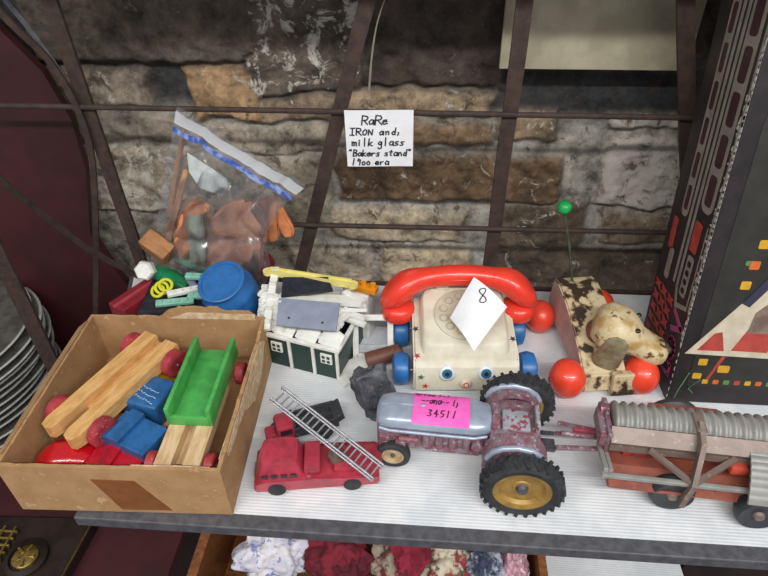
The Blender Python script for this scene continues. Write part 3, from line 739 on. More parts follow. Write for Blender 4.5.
# folded lip above the zip
# contents
def slab(nm, pts, y, th, mm, label, cat, tilt=0, bev=0, group=None):
    P = [aty(a, b, y) for a, b in pts]; c = sum(P, Vector())/len(P)
    m = MB(); m.prism([p-c for p in P], (0, th, 0))
    if bev: bmesh.ops.bevel(m.bm, geom=m.bm.edges[:], offset=bev, segments=2, affect='EDGES')
    o = m.build(nm, mm, smooth=40 if bev else 0); o.location = c; o.rotation_euler = (R(tilt), 0, 0); return tag(o, label, cat, group)
slab('paper_card', [(187, 153), (232, 182), (222, 196), (200, 188), (189, 172)], 61.6, .15, mat('grey_white_card', '#c9cfcf', rough=.8), 'grey white card inside the plastic bag', 'card')
slab('wooden_stick', [(181, 130), (185, 131), (172, 215), (166, 214)], 63.0, .6, tan_w, 'thin upright wooden stick at the left inside the plastic bag', 'wooden stick', bev=.1)
slab('wooden_stick', [(183, 170), (188, 173), (170, 245), (163, 243)], 62.0, .6, tan_w, 'shorter wooden stick in front of the thin one inside the bag', 'wooden stick', bev=.1)
slab('wooden_shoe_shape', [(172, 240), (178, 215), (190, 203), (205, 203), (210, 210), (196, 222), (192, 250), (180, 262)], 61.2, .8, orange_w, 'curved orange-tan wooden piece at the left inside the bag', 'wooden piece', bev=.25)
slab('wooden_plank', [(160, 250), (172, 205), (196, 196), (214, 210), (206, 240), (206, 272), (182, 272)], 62.6, .7, mat('beige_wood', '#b89a7c', '#a88a6c', .5, rough=.6), 'beige wooden plank at the left inside the bag, behind the curved orange piece', 'wooden piece', bev=.25)
slab('grey_plastic_piece', [(186, 218), (202, 214), (205, 262), (190, 264)], 60.9, .8, mat('pale_grey_green', '#9aa49c', rough=.5), 'pale grey upright piece in the middle of the bag', 'toy part', bev=.15)
slab('wooden_plank', [(208, 222), (226, 204), (252, 200), (264, 214), (262, 280), (226, 290), (206, 270)], 61.8, .9, mat('pinkish_tan_wood', '#c68f78', '#b57d66', .6, rough=.6), 'broad pinkish tan wooden plank at the right inside the bag', 'wooden piece', bev=.3)
for k, (pts, y, lb) in enumerate((([(258, 199), (268, 197), (271, 240), (264, 245), (259, 232)], 62.6, 'leftmost of the orange wooden finger shapes at the right of the bag'),
     ([(268, 197), (279, 199), (279, 238), (273, 244), (267, 240)], 62.0, 'middle one of the orange wooden finger shapes at the right of the bag'),
     ([(277, 208), (281, 207), (294, 230), (293, 238), (284, 239), (277, 226)], 61.4, 'short slanted orange wooden finger shape right of the other two'))):
    slab('orange_wooden_finger', pts, y, .8, orange_w, lb, 'wooden piece', bev=.25, group='orange wooden finger shapes in the bag')

# ---------------------------------------------------------------- paper sign taped to the rod
sg = thing('paper_sign', 'white square paper sign with handwriting hung on the upper iron rod', 'sign', aty(379.5, 139, 65.0), (R(4), 0, R(1)))
h0 = (aty(413, 139, 65.0).x-aty(346, 139, 65.0).x)/2; v0 = (aty(380, 110, 65.0).z-aty(380, 168, 65.0).z)/2
def sf(u, v): return Vector((u, -.05+.12*math.sin(u*.5), v))
m = MB(); m.grid(12, 8, lambda a, b: sf((a-.5)*2*h0, (b-.5)*2*v0), .03); m.build('paper', white_paper, sg, smooth=60)
m = MB(); kx = h0/33.5; ky = v0/29
for (t, x, y, h, wd) in (('RaRe', -17, 15, 9.5, .7), ('IRON and,', -29, 4.5, 7.5, .80), ('milk glass', -28, -6.5, 8.5, .64), ('"Bakers stand"', -32, -17.5, 7.5, .62), ('1900 era', -29, -27, 7.5, .66)):
    write(m, t, sf, x*kx, y*ky, h*kx, wd, .15, .03, .06)
m.build('handwriting', ink, sg)

# ---------------------------------------------------------------- green and white toy house / crate of parts
P0, P1 = at(266, 361, 0), at(340, 380, 0)
d = P1-P0; ang = math.atan2(d.y, d.x); W = d.length; D = 7.6; Hh = 4.4
hs_ = thing('toy_cabin_box', 'dark green toy box with white rails and small white windows, full of white plastic pieces', 'toy box', (P0.x, P0.y, .03), ang)
m = MB(); m.box((W/2, .2, Hh/2), (W, .4, Hh)); m.box((W/2, D-.2, Hh/2), (W, .4, Hh)); m.box((.2, D/2, Hh/2), (.4, D-.8, Hh)); m.box((W-.2, D/2, Hh/2), (.4, D-.8, Hh)); m.box((W/2, D/2, .2), (W-.8, D-.8, .4)); m.build('walls', green_dk, hs_)
m = MB(); m.box((W/2, 0, Hh+.15), (W+.5, .5, .4), bev=.06); m.box((W/2, D, Hh+.15), (W+.5, .5, .4), bev=.06); m.box((0, D/2, Hh+.15), (.5, D-.5, .4), bev=.06); m.box((W, D/2, Hh+.15), (.5, D-.5, .4), bev=.06); m.build('top_rail', white_pl, hs_)
for x in (.12, W*.37, W*.68, W-.12):
    m = MB(); m.box((x, -.1, Hh/2), (.35, .3, Hh), bev=.05); m.build('post', white_pl, hs_)
for x in (W*.2, W*.85):
    m = MB(); m.box((x, -.1, Hh*.68), (1.4, .25, 1.4), bev=.05); f_ = m.build('window_frame', white_pl, hs_)
    m = MB()
    for a, b in ((-.3, -.3), (.3, -.3), (-.3, .3), (.3, .3)): m.box((x+a, -.24, Hh*.68+b), (.36, .06, .36))
    m.build('window_pane', green_dk, f_)
def hp(x, y, z): # local point of the box to world
    return Vector((P0.x+x*math.cos(ang)-y*math.sin(ang), P0.y+x*math.sin(ang)+y*math.cos(ang), z))
# white lap pieces
def piece(nm, x, y, z, dim, rot, mm, label, cat='toy part', group='white plastic building strips in the green box', notch=True):
    m = MB(); m.box((0, 0, 0), dim, bev=min(dim)*.2)
    if notch:
        for s_ in (-1, 1): m.box((s_*(dim[0]/2-.35), 0, dim[2]*.5), (.3, dim[1]*1.25, dim[2]*.5), bev=.04)
    o = m.build(nm, mm); o.location = hp(x, y, z); o.rotation_euler = (R(rot[0]), R(rot[1]), ang+R(rot[2])); return tag(o, label, cat, group)
for k in range(7):
    piece('white_building_strip', W*.48+random.uniform(-.3, .3), 1.6+k*.95, 4.9+k*.22, (W*.92, .8, .5), (random.uniform(-12, 12), random.uniform(-3, 3), random.uniform(-9, 9)), white_pl, 'white notched plastic strip lying lengthwise in the heap on the green box')
for k in range(5):
    piece('white_building_strip', .5+k*.5, 5.0+k*.2, 6.0+k*.28, (6.8-.4*k, .7, .5), (random.uniform(-10, 10), random.uniform(-14, -2), 78+random.uniform(-12, 12)), white_pl, 'white notched plastic strip lying crosswise at the left end of the heap')
for k in range(5):
    piece('white_building_strip', W-.6-k*.45, 4.6+k*.3, 5.9+k*.22, (5.6, .7, .45), (random.uniform(-10, 10), random.uniform(2, 12), 84+random.uniform(-14, 14)), white_pl, 'white notched plastic strip lying crosswise at the right end of the heap')
for k, x in enumerate((W*.28, W*.58, W*.88)):
    m = MB(); m.loft([((-1.3, 0, 0), (0, .9, 0), (0, 0, .12)), ((-.6, 0, .15), (0, 1.1, 0), (0, 0, .3)), ((.6, 0, .15), (0, 1.1, 0), (0, 0, .3)), ((1.3, 0, 0), (0, .9, 0), (0, 0, .12))], p=3)
    o = m.build('white_wedge_piece', white_pl, smooth=40); o.location = hp(x, 1.1, 5.1); o.rotation_euler = (R(22), R(3), ang+R(-4)); tag(o, ('left', 'middle', 'right')[k]+' one of three rounded white wedge pieces along the front of the green box', 'toy part', 'rounded white wedge pieces')
def roof_panel(nm, pix, z, mm, label, th=.25, dots=None):
    P = [at(a, b, zz) for (a, b), zz in zip(pix, z)]; c = sum(P, Vector())/len(P)
    n = (P[1]-P[0]).cross(P[2]-P[0]).normalized(); n = n if n.z > 0 else -n
    r_ = thing(nm, label, 'toy part', c)
    m = MB(); m.prism([p-c for p in P], n*-th); m.build('panel', mm, r_)
    if dots:
        for (a, b) in dots:
            q = P[0].lerp(P[1], a).lerp(P[3].lerp(P[2], a), b)-c
            m = MB(); m.cyl(q-n*.05, q+n*.03, .14, seg=10); m.build('peg_hole', ink, r_)
    return r_
roof_panel('grey_roof_panel', [(279, 298), (340, 303), (336, 331), (276, 325)], [7.9, 7.9, 6.7, 6.7], grey_pl, 'flat grey plastic roof panel with two peg holes on top of the white heap', dots=[(.2, .7), (.76, .76)])
br_ = roof_panel('black_roof_panel', [(283, 277), (328, 277), (333, 290), (281, 296)], [9.2, 9.2, 8.6, 8.4], black_pl, 'black ridged plastic roof panel behind the grey one', th=.4)
A, B = at(264, 270, 9.0), at(357, 287, 8.6)
yb = thing('yellow_girder', 'long pale yellow plastic girder across the back of the white heap', 'toy part', (A+B)/2, math.atan2((B-A).y, (B-A).x))
LL = (B-A).length
m = MB(); m.box((0, 0, 0), (LL-1.4, .8, .55), bev=.08); m.box((0, .35, .35), (LL-1.4, .16, .35)); m.box((0, -.35, .35), (LL-1.4, .16, .35)); m.build('beam', yel_pl, yb)
for s_ in (-1, 1):
    m = MB(); m.lathe([(.15, -.2), (.6, -.2), (.6, .25), (.15, .25)], (s_*(LL/2-.5), 0, 0), (0, 0, 1), seg=16, closed=True); m.build('eyelet', yel_pl, yb)
A = at(366, 288, 7.5)
m = MB(); m.box((0, 0, 0), (2.8, 1.2, .8), bev=.15); m.cyl((.9, 0, .2), (.9, 0, .9), .35); m.cyl((-.3, 0, .2), (-.3, 0, .8), .35); o = m.build('orange_connector', orange_pl); o.location = A; o.rotation_euler = (0, 0, R(-18)); tag(o, 'orange plastic connector between the yellow girder and the red telephone handset', 'toy part')
m = MB(); m.box((A.x-1, A.y+.8, 3.4), (3.2, 2.4, 6.7), rot=(0, 0, R(-15)), bev=.2); tag(m.build('white_block', white_pl), 'upright white plastic block behind the right end of the green box', 'toy part')
# white window frame leaning
fr = thing('white_window_frame', 'white plastic square frame leaning between the green box and the telephone', 'toy part', (-5.9, 51.2, .1), (R(-20), 0, R(4)))
m = MB(); w_, h_ = 4.1, 5.6; m.box((-w_/2, 0, h_/2), (.7, .4, h_), bev=.06); m.box((w_/2, 0, h_/2), (.7, .4, h_), bev=.06); m.box((0, 0, h_-.35), (w_, .4, .7), bev=.06); m.box((0, 0, .35), (w_, .4, .7), bev=.06); m.build('frame', white_pl, fr)
m = MB(); m.box((0, .1, 1.3), (w_-.8, .15, 1.0)); m.build('pane', mat('clear_grey', '#b9bcc0', rough=.3), fr)
rs2 = random.Random(12)
for k in range(7):
    m = MB(); m.box((0, 0, 0), (3.4, .75, .5), bev=.1); m.box((-1.2, 0, .3), (.4, .9, .35), bev=.04); m.box((1.2, 0, .3), (.4, .9, .35), bev=.04)
    o = m.build('short_white_strip', white_pl); o.location = at(272+k*.6, 296+k*5.4, 7.6-.42*k); o.rotation_euler = (R(rs2.uniform(-10, 10)), R(rs2.uniform(-6, 6)), ang+R(rs2.uniform(-8, 8))); tag(o, 'short white notched strip in the stack at the left side of the grey roof panel', 'toy part', 'short white strips left of the grey panel')
for k in range(5):
    m = MB(); m.box((0, 0, 0), (3.0, .75, .5), bev=.1); m.box((-1.0, 0, .3), (.4, .9, .35), bev=.04)
    o = m.build('short_white_strip', white_pl); o.location = at(354, 297+k*6, 7.2-.5*k); o.rotation_euler = (R(rs2.uniform(-14, 14)), R(rs2.uniform(-8, 8)), ang+R(rs2.uniform(-14, 30))); tag(o, 'short white notched strip at the right side of the grey roof panel', 'toy part', 'short white strips right of the grey panel')
for k, (a_, b_, c_, d_) in enumerate((((266, 330), (276, 268), 5.8, 9.0), ((260, 326), (266, 285), 4.9, 7.6))):
    A, B = at(*a_, c_), at(*b_, d_); m = MB(); m.tube([A-A, B-A], .4, flat=(.85, .55)); 
    for q in range(5): m.box((B-A)*(.1+.2*q)+Vector((0, 0, .35)), (.8, .5, .4), bev=.05)
    o = m.build('long_white_strip', white_pl); o.location = A; tag(o, ('inner' if k == 0 else 'outer')+' of two long white strips sloping up along the left end of the green box', 'toy part', 'long white strips at the left end')
for k in range(2):
    A, B = at(286, 298-k*3, 7.6-k*.3), at(362, 304-k*4, 7.4-k*.3); m = MB(); m.tube([A-A, B-A], .4, flat=(.7, .5)); o = m.build('white_building_strip', white_pl); o.location = A; tag(o, 'white plastic strip between the grey roof panel and the yellow girder', 'toy part', 'white strips behind the grey panel')
# white tile + brown cylinder
tl = thing('white_wall_tile', 'white plastic wall tile lying on the shelf at the corner of the green box', 'toy part', at(357, 369, .35)-Vector((0, 0, .3)), R(32))
m = MB(); m.box((0, 0, .25), (5.2, 3.4, .5), bev=.1); m.build('tile', white_pl, tl)
m = MB(); m.box((-1.5, 0, .5), (.3, 2.4, .12)); m.box((1.2, 0, .5), (.3, 2.4, .12)); m.build('ridge', white_pl, tl)
m = MB(); m.cyl((-2, 0, 0), (2, 0, 0), .95, seg=18); m.cyl((2, 0, 0), (2.4, 0, 0), .5, seg=12); o = m.build('brown_log', mat('brown_plastic', '#6e4334', '#5e382c', .6, rough=.55), smooth=40); o.location = at(383, 356, 1.6); o.rotation_euler = (0, R(-6), R(20)); tag(o, 'short brown plastic log resting on the white wall tile', 'toy part')
# dark pewter relic
m = MB(); m.box((0, 0, 0), (3.6, 1.5, 5.6), bev=.3)
bmesh.ops.subdivide_edges(m.bm, edges=m.bm.edges[:], cuts=5, use_grid_fill=True)
m.jitter(.55, .9, 3); m.jitter(.18, 2.5, 8)
o = m.build('pewter_figure', pewter, smooth=50); o.location = (-5.0, 43.6, 2.75); o.rotation_euler = (R(-24), R(-12), R(28)); tag(o, 'lumpy dark grey metal piece between the tractor nose and the white tile', 'metal toy part')

# ---------------------------------------------------------------- toy telephone
ph = thing('toy_telephone', 'cream toy telephone with face, red handset and blue wheels', 'toy telephone', (4.75, 46.0, .02), R(4))
# local: x right, y back. base 11.4 wide, 11 deep
bw = 5.7
m = MB(); m.prism([(-bw, 0, .8), (-bw, .1, 3.9), (-bw, .6, 4.5), (-bw, 1.3, 4.75), (-bw, 9.6, 6.6), (-bw, 9.6, .8)], (2*bw, 0, 0))
bmesh.ops.bevel(m.bm, geom=m.bm.edges[:], offset=.25, segments=2, affect='EDGES'); m.build('body', cream, ph, smooth=40)
# raised dial housing
m = MB(); m.loft([((0, 5.4, 3.7), (5.2, 0, 0), (0, 4.5, 1.0)), ((0, 5.4, 5.7), (4.9, 0, 0), (0, 4.25, 1.05)), ((0, 5.7, 6.9), (4.7, 0, 0), (0, 3.9, 1.05)), ((0, 5.7, 7.15), (4.45, 0, 0), (0, 3.65, 1.0))], seg=48, p=7); m.build('dial_housing', cream, ph, smooth=40)
m = MB(); m.box((0, 9.6, 6.6), (7.6, 1.6, 3.4), bev=.35); m.box((-2.2, 9.5, 8.3), (1.6, 1.4, .8), bev=.2); m.box((2.2, 9.5, 8.3), (1.6, 1.4, .8), bev=.2); m.build('cradle', cream, ph, smooth=40)
dn = Vector((0, -math.sin(R(15.5)), math.cos(R(15.5)))); dc = Vector((0, 5.6, 7.1))
m = MB(); m.lathe([(3.3, 0), (3.3, .25), (3.1, .35), (1.2, .35), (1.1, .3), (0, .3)], dc, dn, seg=40); dl = m.build('dial', mat('cream_dial', '#d3ccb8', '#c5bda6', .5, rough=.4), ph, smooth=30)
ux = Vector((1, 0, 0)); uy = dn.cross(ux)
for k in range(10):
    a = R(40+k*31); c = dc+(ux*math.cos(a)+uy*math.sin(a))*2.35+dn*.33
    m = MB(); m.lathe([(.36, 0), (.5, 0), (.5, .12), (.36, .12)], c, dn, seg=16, closed=True); m.build('finger_hole', mat('dial_ring_cream', '#c2b99f', rough=.5) if k == 0 else bpy.data.materials['dial_ring_cream'], dl)
m = MB(); m.lathe([(0, .1), (1.05, .1), (1.05, 0), (.0, 0)], dc+dn*.34, dn, seg=24); tag(m.build('dial_centre', mat('dial_label_blue', '#5b7fae', '#c9cfd6', 2.2, .45, .5, rough=.5), ph), 'blue and white centre label')
for s_ in (-1, 1):
    c = Vector((s_*2.1, .06, 3.6)); ax = Vector((0, -1, .35)).normalized()
    m = MB(); m.lathe([(0, .2), (.65, .18), (.85, .08), (.95, -.3)], c, ax, seg=28); ey = m.build('eye', mat('eye_white', '#e8ecee', rough=.25) if s_ < 0 else bpy.data.materials['eye_white'], ph, smooth=50)
    m = MB(); m.lathe([(0, .28), (.55, .26), (.6, .12)], c, ax, seg=24); m.build('iris', mat('iris_blue', '#3a7396', rough=.2) if s_ < 0 else bpy.data.materials['iris_blue'], ey, smooth=40)
    m = MB(); m.lathe([(0, .32), (.26, .31), (.28, .2)], c, ax, seg=16); m.build('pupil', ink, ey)
m = MB(); m.sph((0, -.05, 2.1), (.66, .5, .6)); m.build('nose', mat('nose_cream', '#dccfc0', rough=.4), ph, smooth=60)
m = MB(); m.lathe([(.2, .0), (.33, .0), (.33, .08), (.2, .08)], (0, -.5, 2.3), (0, -1, .6), seg=16, closed=True); tag(m.build('nose_mark', mat('nose_red', '#d05a4a', rough=.4), ph), 'red ring on the nose')
def star(c, n, r, mm, par):
    n = Vector(n).normalized(); a = n.orthogonal().normalized(); b = n.cross(a); m = MB(); P = []
    for k in range(10): rr = r if k % 2 == 0 else r*.38; P.append(Vector(c)+(a*math.cos(k*PI/5)+b*math.sin(k*PI/5))*rr)
    m.prism(P, n*.04); return m.build('star_print', mm, par)
stm = {c: mat('star_'+c, h, rough=.6) for c, h in (('red', '#c03a3a'), ('green', '#3f7a4a'), ('dark', '#3a3a4a'))}
for (x, y, z, c) in ((-5.3, 1.5, 4.8, 'red'), (-4.9, -.02, 3.1, 'green'), (-5.35, 5.0, 5.6, 'dark'), (5.35, 3.6, 5.28, 'dark'), (4.9, -.03, 2.4, 'red'), (-4.4, -.02, 1.7, 'red')):
    nrm = (0, -1, 0) if y < 0.2 else (0, -.3, 1)
    star((x, y, z+.02), nrm, .42, stm[c], ph)
# wheels
for nm, (x, y) in zip('abcd', ((-7.0, 2.5), (7.1, 2.5), (-6.9, 8.8), (6.9, 8.8))):
    s_ = 1 if x > 0 else -1
    m = MB(); m.lathe([(0, -1.0), (1.1, -1.0), (1.7, -.75), (1.9, 0), (1.7, .75), (1.1, 1.0), (0, 1.05)], (x, y, 1.9), (s_, 0, 0), seg=36); wv = m.build('wheel', blue_pl, ph, smooth=50)
    m = MB(); m.sph((x+s_*1.0, y, 1.9), .35, 12); m.build('hub', mat('hub_cream', '#c9c3b4', rough=.4) if nm == 'a' else bpy.data.materials['hub_cream'], wv, smooth=60)
m = MB(); m.cyl((-6.2, 2.3, 1.9), (6.2, 2.3, 1.9), .2); m.cyl((-6.2, 9.3, 1.9), (6.2, 9.3, 1.9), .2); m.build('axle', steel, ph)
# handset
m = MB(); secs = []; n = 30
for k in range(n+1):
    t = math.sin((k/n*2-1)*PI/2); x = t*9.0-.35
    z = 10.2-2.9*abs(t)**2.3
    q = max(0, min(1, (abs(t)-.35)/.4)); q = q*q*(3-2*q)
    e_ = max(.05, math.sqrt(max(0, 1-max(0, (abs(t)-.72)/.28)**2.4)))
    yy = 8.9-.5*q
    secs.append(((x, yy, z), (0, (1.15+.85*q)*e_, 0), (math.copysign(.45, -t)*abs(t)*e_, 0, (1.15+.85*q)*e_)))
m.loft(secs, seg=32, p=2.3)
hsx = mat('red_handset', '#ee4230', '#e23a2a', .4, rough=.3, coat=.35)
ho = m.build('handset', hsx, ph, smooth=70)
for s_ in (-1, 1):
    m = MB(); m.lathe([(0, 0), (1.75, 0), (1.95, .25), (1.95, 1.3), (1.5, 1.8), (0, 1.9)], (s_*6.9-.35, 8.3, 4.9), (0, 0, 1), seg=32); m.build('cup', hsx, ho, smooth=50)
m = MB()
for s_ in (-1, 1): pass
m.tube([(t*.1*5.2-.35, 7.85+abs(t)*.01, 10.25-2.9*abs(t*.1*.6)**2.3) for t in range(-10, 11)], .14, seg=8); m.build('ridge', hsx, ho, smooth=60)

# tag standing on the telephone
TT = [at(450, 318, 8.2), at(474, 277, 11.2), at(507, 307, 9.8), at(474, 351, 7.0)]
tg = thing('price_tag', 'curled white paper tag marked 8 stuck on the toy telephone', 'paper tag', TT[0])
def tf(u, v):
    p = TT[0].lerp(TT[3], u).lerp(TT[1].lerp(TT[2], u), v); 
    return p-TT[0]+Vector((0, -.5, .8))*(math.sin(PI*u)*.55+.35*math.sin(PI*v))
m = MB(); m.grid(14, 14, tf, .03); m.build('paper', white_paper, tg, smooth=60)
m = MB()
def tf2(a, b):  # a: to the right, b: up, in the tag's frame
    return tf(a, b)
P = []
for k in range(25):
    a = 2*PI*k/24; X = .05*math.sin(2*a)+.02*math.cos(a); Y = .12*math.cos(a)
    P.append(tf(.42+X*1.1-Y, .80+X*1.1+Y*.7)+Vector((0, -.04, .07)))
m.tube(P, .055, seg=5)
m.build('handwriting', ink, tg)

# ---------------------------------------------------------------- pull-along dog
dg = thing('pull_toy_dog', 'paper-covered wooden pull-along dog with red ball wheels and a green-tipped wire tail', 'toy dog', (19.9, 47.4, .02), R(9))
# local: +y towards the rear
litho = mat('dog_print', '#c9b893', '#947650', .45, .46, .56, rough=.5, c3='#3a2e24', s3=.45, lo3=.51, hi3=.56)
side_w = mat('dog_side_wood', '#c09a92', '#b08a82', .5, rough=.65)
m = MB(); m.prism([(-2.4, .9, .5), (-2.4, -.5, .9), (-2.4, .2, 2.8), (-2.4, 4.4, 5.0), (-2.4, 8.0, 6.4), (-2.4, 11.4, 7.0), (-2.4, 12.9, 6.6), (-2.4, 13.4, 3.0), (-2.4, 12.0, 1.6), (-2.4, 6, 1.4)], (4.8, 0, 0))
bmesh.ops.bevel(m.bm, geom=m.bm.edges[:], offset=.18, segments=2, affect='EDGES')
for f in m.bm.faces: 
    f.normal_update()
    f.material_index = 0 if abs(f.normal.x) > .6 else 1
m.build('body', [side_w, litho], dg, smooth=30)
m = MB(); m.box((1.9, -.4, 1.9), (2.6, 1.0, 2.8), rot=(R(-10), 0, 0), bev=.2); m.build('front_leg', litho, dg)
for (x, y, r_) in ((-4.0, .6, 2.2), (4.2, .4, 2.15), (-4.0, 11.2, 2.05), (4.0, 12.6, 2.05)):
    s_ = 1 if x > 0 else -1
    m = MB(); m.sph((x, y, r_), (r_*.88, r_, r_), 32); wv = m.build('ball_wheel', ball_red, dg, smooth=80)
    m = MB(); m.cyl((x+s_*r_*.84, y, r_), (x+s_*r_*.92, y, r_), .3, seg=12); m.build('axle_cap', mat('dark_cap', '#a02818', rough=.4) if x < -3.95 or 'dark_cap' not in bpy.data.materials else bpy.data.materials['dark_cap'], wv)
m = MB(); m.cyl((-3, .5, 2.1), (3, .6, 2.1), .2); m.cyl((-3, 11.3, 2.0), (3, 12.4, 2.0), .2); m.build('axle', steel, dg)
# tail: spring wire with green knob
TIP = aty(564, 209, 61); base = Vector((-.6, 11.6, 6.7))
rootm = Matrix.Translation(dg.location) @ Matrix.Rotation(R(9), 4, 'Z')
tip = rootm.inverted() @ TIP
m = MB(); m.tube([base, base.lerp(tip, .5)+Vector((.15, 0, 0)), tip], .17, seg=8); m.build('tail_wire', mat('tail_spring', '#5d6a52', '#4a5444', 2, rough=.4, metal=.5), dg, smooth=60)
m = MB(); m.lathe([(0, -.4), (.45, -.4), (.75, -.1), (.82, .4), (.6, .85), (0, 1.0)], tip, (0, -.2, 1), seg=24); m.build('tail_knob', mat('green_knob', '#1fae5a', '#189a4c', .6, rough=.35), dg, smooth=60)
# head: loft from the neck to the nose, pointing right-front
hx = Vector((.86, -.40, -.22)).normalized(); hu = Vector((0, 0, 1)); hs2 = hx.cross(hu).normalized(); hu = hs2.cross(hx)
hc = Vector((1.9, 3.1, 6.6))
head_print = mat('dog_head_print', '#d2c19a', '#b3925c', .4, .5, .62, rough=.4, c3='#6e4f30', s3=.5, lo3=.60, hi3=.64)
m = MB(); prof = [(-2.9, .5, .6, 0), (-2.6, 1.9, 1.7, 0), (-1.6, 2.7, 2.3, 0), (0, 2.8, 2.4, 0), (1.2, 2.2, 2.0, -.1), (2.3, 1.75, 1.5, -.5), (3.6, 1.8, 1.35, -.8), (4.7, 1.7, 1.3, -.9), (5.4, 1.2, .95, -.9), (5.65, .4, .4, -.9)]
m.loft([(hc+hx*a+hu*dz, hs2*b, hu*c) for a, b, c, dz in prof], seg=32, p=2.5); m.build('head', head_print, dg, smooth=60)
m = MB(); m.sph(hc+hx*5.2-hu*.15-hs2*0, (.62, .62, .5)); m.lathe([(.3, .0), (.62, .0), (.62, .1), (.3, .1)], hc+hx*4.6+hu*.35, hu, seg=20, closed=True); m.build('nose', mat('nose_brown', '#6d5a44', '#4a3c2e', 1, rough=.5), dg, smooth=60)
for s_ in (1, -1):
    m = MB(); c = hc+hs2*s_*2.75+hx*(-.2)-hu*1.0
    m.loft([(c+hu*2.0, hx*.5, hs2*.15), (c+hu*1.5, hx*1.1, hs2*.25), (c, hx*1.35, hs2*.28), (c-hu*1.8, hx*1.5, hs2*.25), (c-hu*2.7, hx*.9, hs2*.2), (c-hu*2.95, hx*.3, hs2*.1)], seg=20, p=2.2)
    m.build('ear', mat('dog_ear_vinyl', '#8d8468', '#6e5840', .6, rough=.5) if s_ > 0 else bpy.data.materials['dog_ear_vinyl'], dg, smooth=60)
    m = MB(); c = hc+hs2*s_*1.35+hx*1.2+hu*1.75; m.sph(c, (.3, .3, .22), 16); m.build('eye', mat('dog_eye', '#2e2622', rough=.3) if s_ > 0 else bpy.data.materials['dog_eye'], dg, smooth=60)
m = MB(); m.cyl(Vector((.2, 4.8, 4.8)), hc-hx*.8-hu*.4, 1.5, 1.7, seg=20); m.build('neck', mat('neck_brown', '#7c4a3c', '#633a30', .6, rough=.6), dg, smooth=60)

# ---------------------------------------------------------------- large printed box at the right
LEAN = R(9.5)
gb = thing('printed_toy_box', 'tall black printed cardboard toy box with grey window graphics leaning at the right edge', 'box', (26.75, 46.7, .05), (-LEAN, 0, 0))
BWd, BDp, BHt = 30, 10.5, 46
blackcard = mat('black_printed_card', '#211c1e', '#2c2426', .5, rough=.45, c3='#5d5450', s3=2.5, lo3=.72, hi3=.78)
m = MB(); m.box((BWd/2, BDp/2, BHt/2), (BWd, BDp, BHt), bev=.12); m.build('carton', blackcard, gb)
ggrey = mat('print_grey', '#938b82', '#827a72', .4, rough=.5); gdark = mat('print_dark', '#1c181a', rough=.5); gbrown = mat('print_maroon', '#43202a', '#341822', .6, rough=.5)
gred = mat('print_red', '#b8483c', '#a03a34', .6, rough=.5); gmag = mat('print_magenta', '#a84a7c', '#923e6c', .6, rough=.5); gyel = mat('print_yellow', '#d9a428', rough=.5); gor = mat('print_orange', '#d06a2c', rough=.5); ggrn = mat('print_green', '#5b8a44', rough=.5); gcream = mat('print_cream', '#cfc4ae', '#bdb09a', .5, rough=.55); gnavy = mat('print_navy', '#34344a', rough=.5)
def sprint(nm, poly, mm, off=.02, th=.03, face='side', par=gb):
    """flat print: side face (y,z at x=0) or front face (x,z at y=0)"""
    if nm in ('printed_window', 'red_panel', 'vent_panel', 'coloured_brick_print', 'comic_figure') and len(poly) > 1:
        for pl in poly: sprint(nm, [pl], mm, off, th, face, par)
        return
    m = MB()
    for pl in poly:
        if face == 'side': m.prism([(-off-th, a, b) for a, b in pl], (th, 0, 0))
        else: m.prism([(a, -off-th, b) for a, b in pl], (0, th, 0))
    return m.build(nm, mm, par)
def rrect(cx, cy, w, h, r, n=4):
    P = []
    for (sx, sy, a0) in ((1, 1, 0), (-1, 1, 90), (-1, -1, 180), (1, -1, 270)):
        for k in range(n+1): a = R(a0+90*k/n); P.append((cx+sx*(w/2-r)+r*math.cos(a), cy+sy*(h/2-r)+r*math.sin(a)))
    return P
# side face graphics: near column (low y) and far column
sprint('window_column', [rrect(2.5, 31, 2.6, 20, .9), rrect(7.0, 31, 1.7, 24, .7)], ggrey)
sprint('printed_window', [rrect(2.5, z, 1.5, 3.0, .4) for z in (23.2, 27, 30.8, 34.6, 38.4)]+[rrect(7.0, z, .9, 2.6, .3) for z in (21, 24.4, 27.8, 31.2, 34.6, 38)], gbrown, .05)
sprint('grey_stripe', [[(4.2, 12), (4.7, 12), (4.7, 46), (4.2, 46)], [(5.2, 12), (5.7, 12), (5.7, 46), (5.2, 46)], [(.35, 11), (.6, 11), (.6, 46), (.35, 46)], [(1.0, 10.8), (3.8, 9.8), (4.7, 12), (4.2, 12.1), (3.6, 10.5), (1.2, 11.2)], [(1.0, 10.8), (1.2, 11.2), (1.2, 20), (1.0, 20)]], ggrey, .02)
sprint('red_panel', [rrect(3.0, 18.2, 1.7, 3.2, .2), rrect(8.4, 16.5, 1.2, 3.6, .2)], gred, .05)
sprint('vent_panel', [rrect(2.8, 13.9, 1.5, 4.6, .4), rrect(7.6, 13.2, 1.2, 3.6, .3)], ggrey, .05)
sprint('vent_hole', [rrect(2.8, z, .8, .6, .25) for z in (12.3, 13.3, 14.3, 15.3)], gdark, .09)
